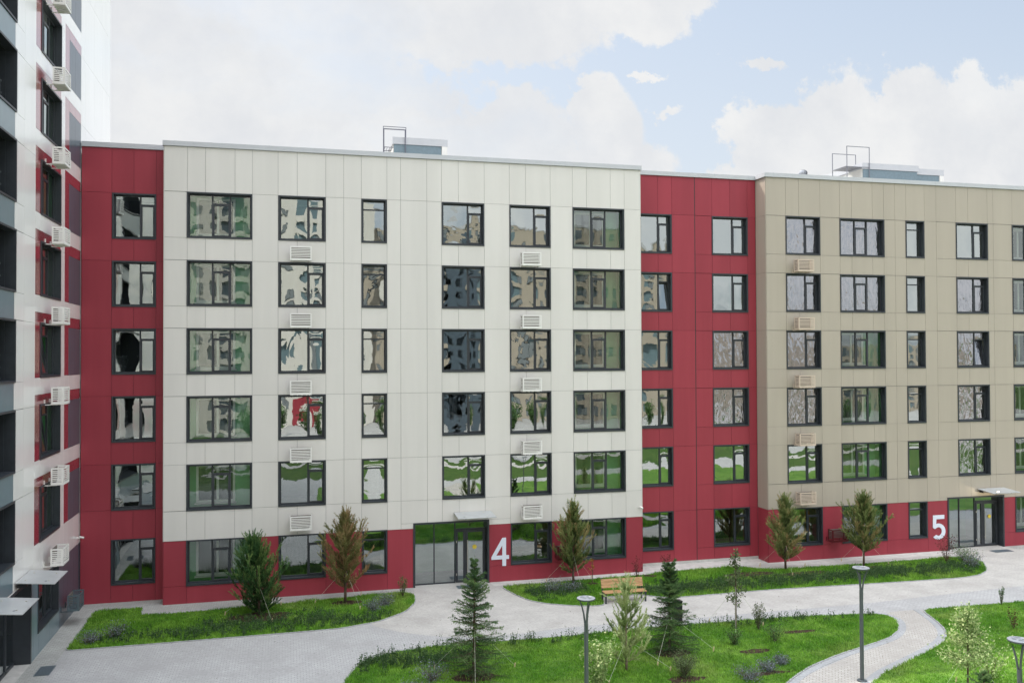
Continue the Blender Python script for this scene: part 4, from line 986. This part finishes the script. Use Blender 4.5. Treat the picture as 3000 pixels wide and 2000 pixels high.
for i, (x, y, r_, h, lb) in enumerate([(-6.3, -4.3, .55, .65, 'grey-green sprigs near the left lawn corner by the tower'), (-7.1, -4.8, .5, .55, 'dark sprigs in the left lawn corner by the tower'), (4.2, -2.6, .55, .6, 'grey-purple clump on the left lawn near entrance 4'), (3.6, -3.3, .5, .5, 'low grey-green clump on the left lawn behind its curved edge'),
        (11.8, -2.4, .6, .6, 'grey-purple clump under the slender pine'), (12.6, -2.6, .5, .5, 'grey clump on the soil under the slender pine'), (4.71, -11.95, .7, .7, 'grey-purple clump on the big lawn left of the dark spruce'), (3.9, -13.0, .5, .5, 'grey-purple clump at the lower picture edge'), (15.95, -13.95, .45, .4, 'grey-purple clump near the curved path, between two others'), (14.9, -14.6, .6, .5, 'lavender-grey clump at the lower edge near the curved path'), (16.75, -13.5, .35, .35, 'smallest grey clump near the curved path, farthest back of its row')]):
    leafy('flowering_clump', lb, x, y, h, r_, 'f_lav', 60+i, nst=30, nl=900, ls=.045, shape='ball', group='grey-purple flowering clumps', upright=1.5)
leafy('red_shrub', 'sparse reddish shrub on the right lawn', 27.6, -12.4, .9, .35, 'f_red', 75, nst=8, nl=160, ls=.06, shape='up')
# weeds along lawn edges: uncountable ground cover
V_, T_l = [], []
rg = np.random.default_rng(5)
def weed(x, y, h, n=8):
    for s in range(n):
        bx, by = x+rg.normal()*.09, y+rg.normal()*.07; hh = h*(.6+.6*rg.random()); lean = rg.normal(size=2)*.12*hh; a = rg.random()*6.28; w = .008
        V_.append([[bx-w*math.cos(a), by-w*math.sin(a), .02], [bx+w*math.cos(a), by+w*math.sin(a), .02], [bx+lean[0], by+lean[1], hh]]); T_l.append(.4)
        for k in range(9):
            q = .15+.85*rg.random(); p = np.array([bx+lean[0]*q, by+lean[1]*q, hh*q]); d = unit(rg.normal(size=3)+[0, 0, .5])*(.05+.06*rg.random())*(1.1-q*.6); e = unit(np.cross(d, rg.normal(size=3)))*.016
            V_.append([p, p+d*.5+e, p+d]); V_.append([p, p+d, p+d*.5-e]); tq = float(np.clip(rg.normal(.5, .25), .01, 1)); T_l.extend((tq, tq))
A3 = POLY[2]; edge = A3[(A3[:, 1] > -10.9) & (A3[:, 0] < 23.5) & ((A3[:, 1] > -9.6) | (A3[:, 0] < 4))]
for p in edge:
    dn = .25+1.1*vnoise(np.array([p]), .55, 77)[0]
    for _ in range(2):
        if rg.random() < dn*.5: weed(p[0]+rg.normal()*.12+.1, p[1]-.22-abs(rg.normal())*.28, .22+.28*rg.random(), 5)
for _ in range(150): weed(2.3+rg.random()*4.3+.2, -9.3-abs(rg.normal())*.55-rg.random()*.5, .20+.22*rg.random(), 4)
for _ in range(220): weed(-6.8+rg.random()*11, -4.55+rg.normal()*.38, .16+.2*rg.random(), 5)
for _ in range(90): weed(-3.5+rg.random()*5.5, -3.7+rg.normal()*.5, .14+.15*rg.random(), 5)
for _ in range(800): weed(15.5+rg.random()*18.5, -3.6+rg.normal()*.45, .16+.2*rg.random(), 5)
for _ in range(120): weed(10.6+rg.random()*2.8, -2.6+rg.normal()*.5, .16+.2*rg.random(), 5)
Pm = np.array(V_); keep = np.zeros(len(Pm), bool)
for A in POLY: keep |= inside(Pm[:, 0, :2], A)
fast_tris('weeds', Pm[keep], 'f_weed', np.array(T_l)[keep], kind='stuff')
# fallen twigs and crumbs on the paving: uncountable litter
rg = np.random.default_rng(8); V_ = []
for _ in range(420):
    if rg.random() < .45: x, y = rg.uniform(18, 26), rg.uniform(-15, -9.2)
    else: x, y = rg.uniform(-8, 34), rg.uniform(-12, -.5)
    a = rg.random()*6.28; l = .015+.06*rg.random()**3; w = .008+.012*rg.random(); c, s = math.cos(a), math.sin(a)
    V_.append([[x-s*w, y+c*w, .016], [x+s*w, y-c*w, .016], [x+c*l, y+s*l, .03]])
fast_tris('litter', np.array(V_), 'soil', kind='stuff')

# ------------------------------------------------------------------ street furniture
def lamp():
    r = empty('street_lamp'); H = 3.70
    mb = MB(); mb.lathe([(.16, 0), (.16, .02), (.07, .03)], seg=20); mb.tube([(0, 0, .02), (0, 0, H-.72), ], [.065, .060], 14); mb.build('pole', 'lamp', r, smooth=False)
    for k in range(3):
        a = 2*math.pi*k/3+.5; c, s = math.cos(a), math.sin(a)
        mb = MB(); mb.tube([(c*.03, s*.03, H-1.0), (c*.035, s*.035, H-.72), (c*.07, s*.07, H-.45), (c*.13, s*.13, H-.22), (c*.20, s*.20, H-.05)], [.032, .03, .026, .022, .018], 8); mb.build('arm', 'lamp', r, smooth=True)
    mb = MB(); mb.lathe([(0, -.05), (.22, -.045), (.265, -.025), (.275, .0), (.265, .015)], (0, 0, H), 36); hd = mb.build('lamp_head', 'lamp', r, smooth=True)
    mb = MB(); mb.lathe([(.265, .015), (.18, .03), (.17, .022)], (0, 0, H), 36); mb.build('rim', 'lamptop', hd)
    mb = MB()
    mb.lathe([(.17, .022), (.05, .022), (.04, .035), (0, .035)], (0, 0, H), 36, 'lamptop')
    for a0, a1 in ((.25, 1.2), (1.9, 2.9), (3.4, 4.4), (5.0, 6.0)):
        pts = [(.07*math.cos(a0), .07*math.sin(a0), H+.0235)]+[(.165*math.cos(a0+(a1-a0)*i/8), .165*math.sin(a0+(a1-a0)*i/8), H+.0235) for i in range(9)]+[(.07*math.cos(a1), .07*math.sin(a1), H+.0235)]
        mb.face(pts, mb.m('lamp'))
    mb.build('top_plate', None, hd)
    return r
l0 = lamp()
for i, (x, y, lb) in enumerate([(8.48, -16.65, 'grey disc-headed lamp post left of the bench, base out of frame'), (18.46, -15.58, 'grey disc-headed lamp post standing beside the curved path'), (17.55, -23.0, 'grey disc-headed lamp post cut off by the right picture edge')]):
    o = l0 if i == 0 else copy_tree(l0)
    o.location = (x, y, .02); o.rotation_euler = (0, 0, [0, .8, 1.9][i]); tag(o, lb, 'lamp post', 'disc-headed lamp posts')
# bench
b = empty('park_bench', (14.42, -4.45, .005), R(-2), label='wooden slatted bench with dark steel legs facing the walkway', cat='bench'); L = 1.92
mb = MB()
for k in range(4): mb.box(-L/2, L/2, -.47+k*.115, -.47+k*.115+.105, .43, .46)
mb.build('seat', 'wood', b)
mb = MB()
for k in range(3): 
    z = .56+k*.125; T = lambda x, y, zz: (x, y+(zz-.5)*.28, zz)
    mb.box(-L/2, L/2, .0, .028, z, z+.11, T=T)
mb.build('backrest', 'wood', b)
for sx in (-1, 1):
    x0 = sx*(L/2-.05)
    mb = MB(); mb.box(x0-.03, x0+.03, -.46, -.40, 0, .43); mb.build('leg', 'dark', b)
    mb = MB(); mb.box(x0-.03, x0+.03, .03, .09, 0, .42); mb.box(x0-.025, x0+.025, .032, .07, .42, .95, T=lambda x, y, zz: (x, y+(zz-.42)*.25, zz)); mb.build('leg', 'dark', b)
    mb = MB(); mb.box(x0-.025, x0+.025, -.40, .03, .38, .428); mb.build('seat_bearer', 'dark', b)
# litter bin
b = empty('litter_bin', (15.3, -8.15, .0), 0, label='black box-shaped litter bin behind the bushy spruce', cat='bin')
mb = MB(); mb.box(-.17, .17, -.15, .15, .03, .80); mb.build('body', 'black', b)
mb = MB(); mb.box(-.18, .18, -.16, .16, .86, .90); mb.box(-.17, -.15, -.15, .15, .80, .86); mb.box(.15, .17, -.15, .15, .80, .86); mb.build('lid', 'black', b)
# grates
def grate(x, y, w, d, rz, lb):
    r = empty('metal_grate', (x, y, .006), rz, label=lb, cat='grate'); mb = MB(); ring2 = .03
    mb.box(0, w, 0, .03, .004, .012); mb.box(0, w, d-.03, d, .004, .012); mb.box(0, .03, .03, d-.03, .004, .012); mb.box(w-.03, w, .03, d-.03, .004, .012); mb.build('frame', 'grate', r)
    mb = MB(); mb.box(.03, w-.03, .03, d-.03, .0035, .005, 'lamp')
    k = .05
    while k < d-.05: mb.box(.03, w-.03, k, k+.018, .006, .011, 'grate'); k += .03
    mb.build('mesh', None, r)
grate(-8.26, -7.98, .5, .97, 0, 'steel foot grate in the paving near the tower entrance')
grate(7.75, -.78, 1.2, .55, 0, 'steel foot grate in front of the cream wall entrance door')
grate(37.35, -1.15, 1.2, .5, 0, 'steel foot grate in front of the beige wall entrance door')
grate(40.0, -.9, 1.2, .5, 0, 'steel foot grate at the right picture edge')

# ------------------------------------------------------------------ across the courtyard (seen in the window reflections)
def block(name, label, x0, x1, y, h, mt, step, w, tiers, red=False):
    r = empty(name, (x0, y, 0), R(180), label=label, cat='building')
    mb = MB(); mb.box(-(x1-x0), 0, 0, 14, 0, h, mt); mb.build('wall', None, r)
    mb = MB(); mb.box(-(x1-x0)-.1, .1, -.1, 14.1, h, h+.35, 'trim'); mb.build('parapet_coping', None, r)
    if red:
        mb = MB(); mb.box(-19, -9, -.06, -.01, 0, h-1.2, 'slate'); mb.build('wall_panel', None, r)
    if tiers == 11:
        mb = MB(); mb.box(-45.5, -40.5, -.07, -.055, 0, 6.2, 'red'); mb.build('wall_panel', None, r)
    wb = MB(); ring(wb, 0, w, 0, 1.9, .10, -.1, -.02, 'dark'); wb.box(.10, w*.5, -.06, -.03, .10, 1.80, 'midglass'); wb.box(w*.5+.1, w-.10, -.06, -.03, .10, 1.80, 'midglass'); wb.box(w*.5, w*.5+.1, -.08, -.03, .1, 1.8, 'dark'); me = wb.mesh('window')
    rb = random.Random(int(h)); sb = MB()
    for q in range(int((x1-x0)/12)):
        xx = -(q+.55)*12; sb.box(xx-3.2, xx, -.05, -.01, 0, h-.5, ('slate', 'teal')[q % 2])
        for k in range(tiers): sb.box(xx-3.3, xx+.1, -.5, -.052, k*3.0+.1, k*3.0+1.1, mt)
    sb.build('balcony_stack', None, r)
    n = 0
    for q in range(int((x1-x0)/12)):
        for xo in (1.0, 12*.55-3.2-3.2+4.9+3.4):
            xx = -q*12-xo-w
            if xx < -(x1-x0)+.3: continue
            for k in range(tiers):
                if n > 98 or rb.random() < .18: continue
                o = bpy.data.objects.new('window', me); COL.objects.link(o); o.parent = r; o.location = (xx+rb.uniform(-.5, .5), 0, 1.0+k*3.0); o.scale = (rb.choice((.55, .8, 1, 1)), 1, rb.choice((1, 1, .8))); n += 1
block('apartment_block', 'beige apartment block across the courtyard with red middle panels', 12.3, 66, -92, 30.5, 'beige', 5.2, 2.6, 10, True)
block('apartment_block', 'white apartment block across the courtyard with teal stripe', -40, 12, -88, 36, 'cream', 6.0, 3.0, 11)
block('apartment_block', 'low beige block far across the courtyard', 76, 148, -112, 13, 'beige', 6.0, 2.6, 4)
for i, (x, y) in enumerate([(4, -52), (12, -62), (24, -55), (33, -66), (42, -52), (55, -60), (-3, -66), (70, -58)]):
    leafy('courtyard_tree', 'leafy tree far across the courtyard, number seen only in reflections at spot %s' % 'ABCDEFGH'[i], x, y, 6.5, 2.2, 'f_leaf', 90+i, nst=40, nl=1500, ls=.35, cat='tree', shape='ball', z0=.3, trunk=True)
for o in bpy.data.objects:
    if 'used' in o: del o['used']
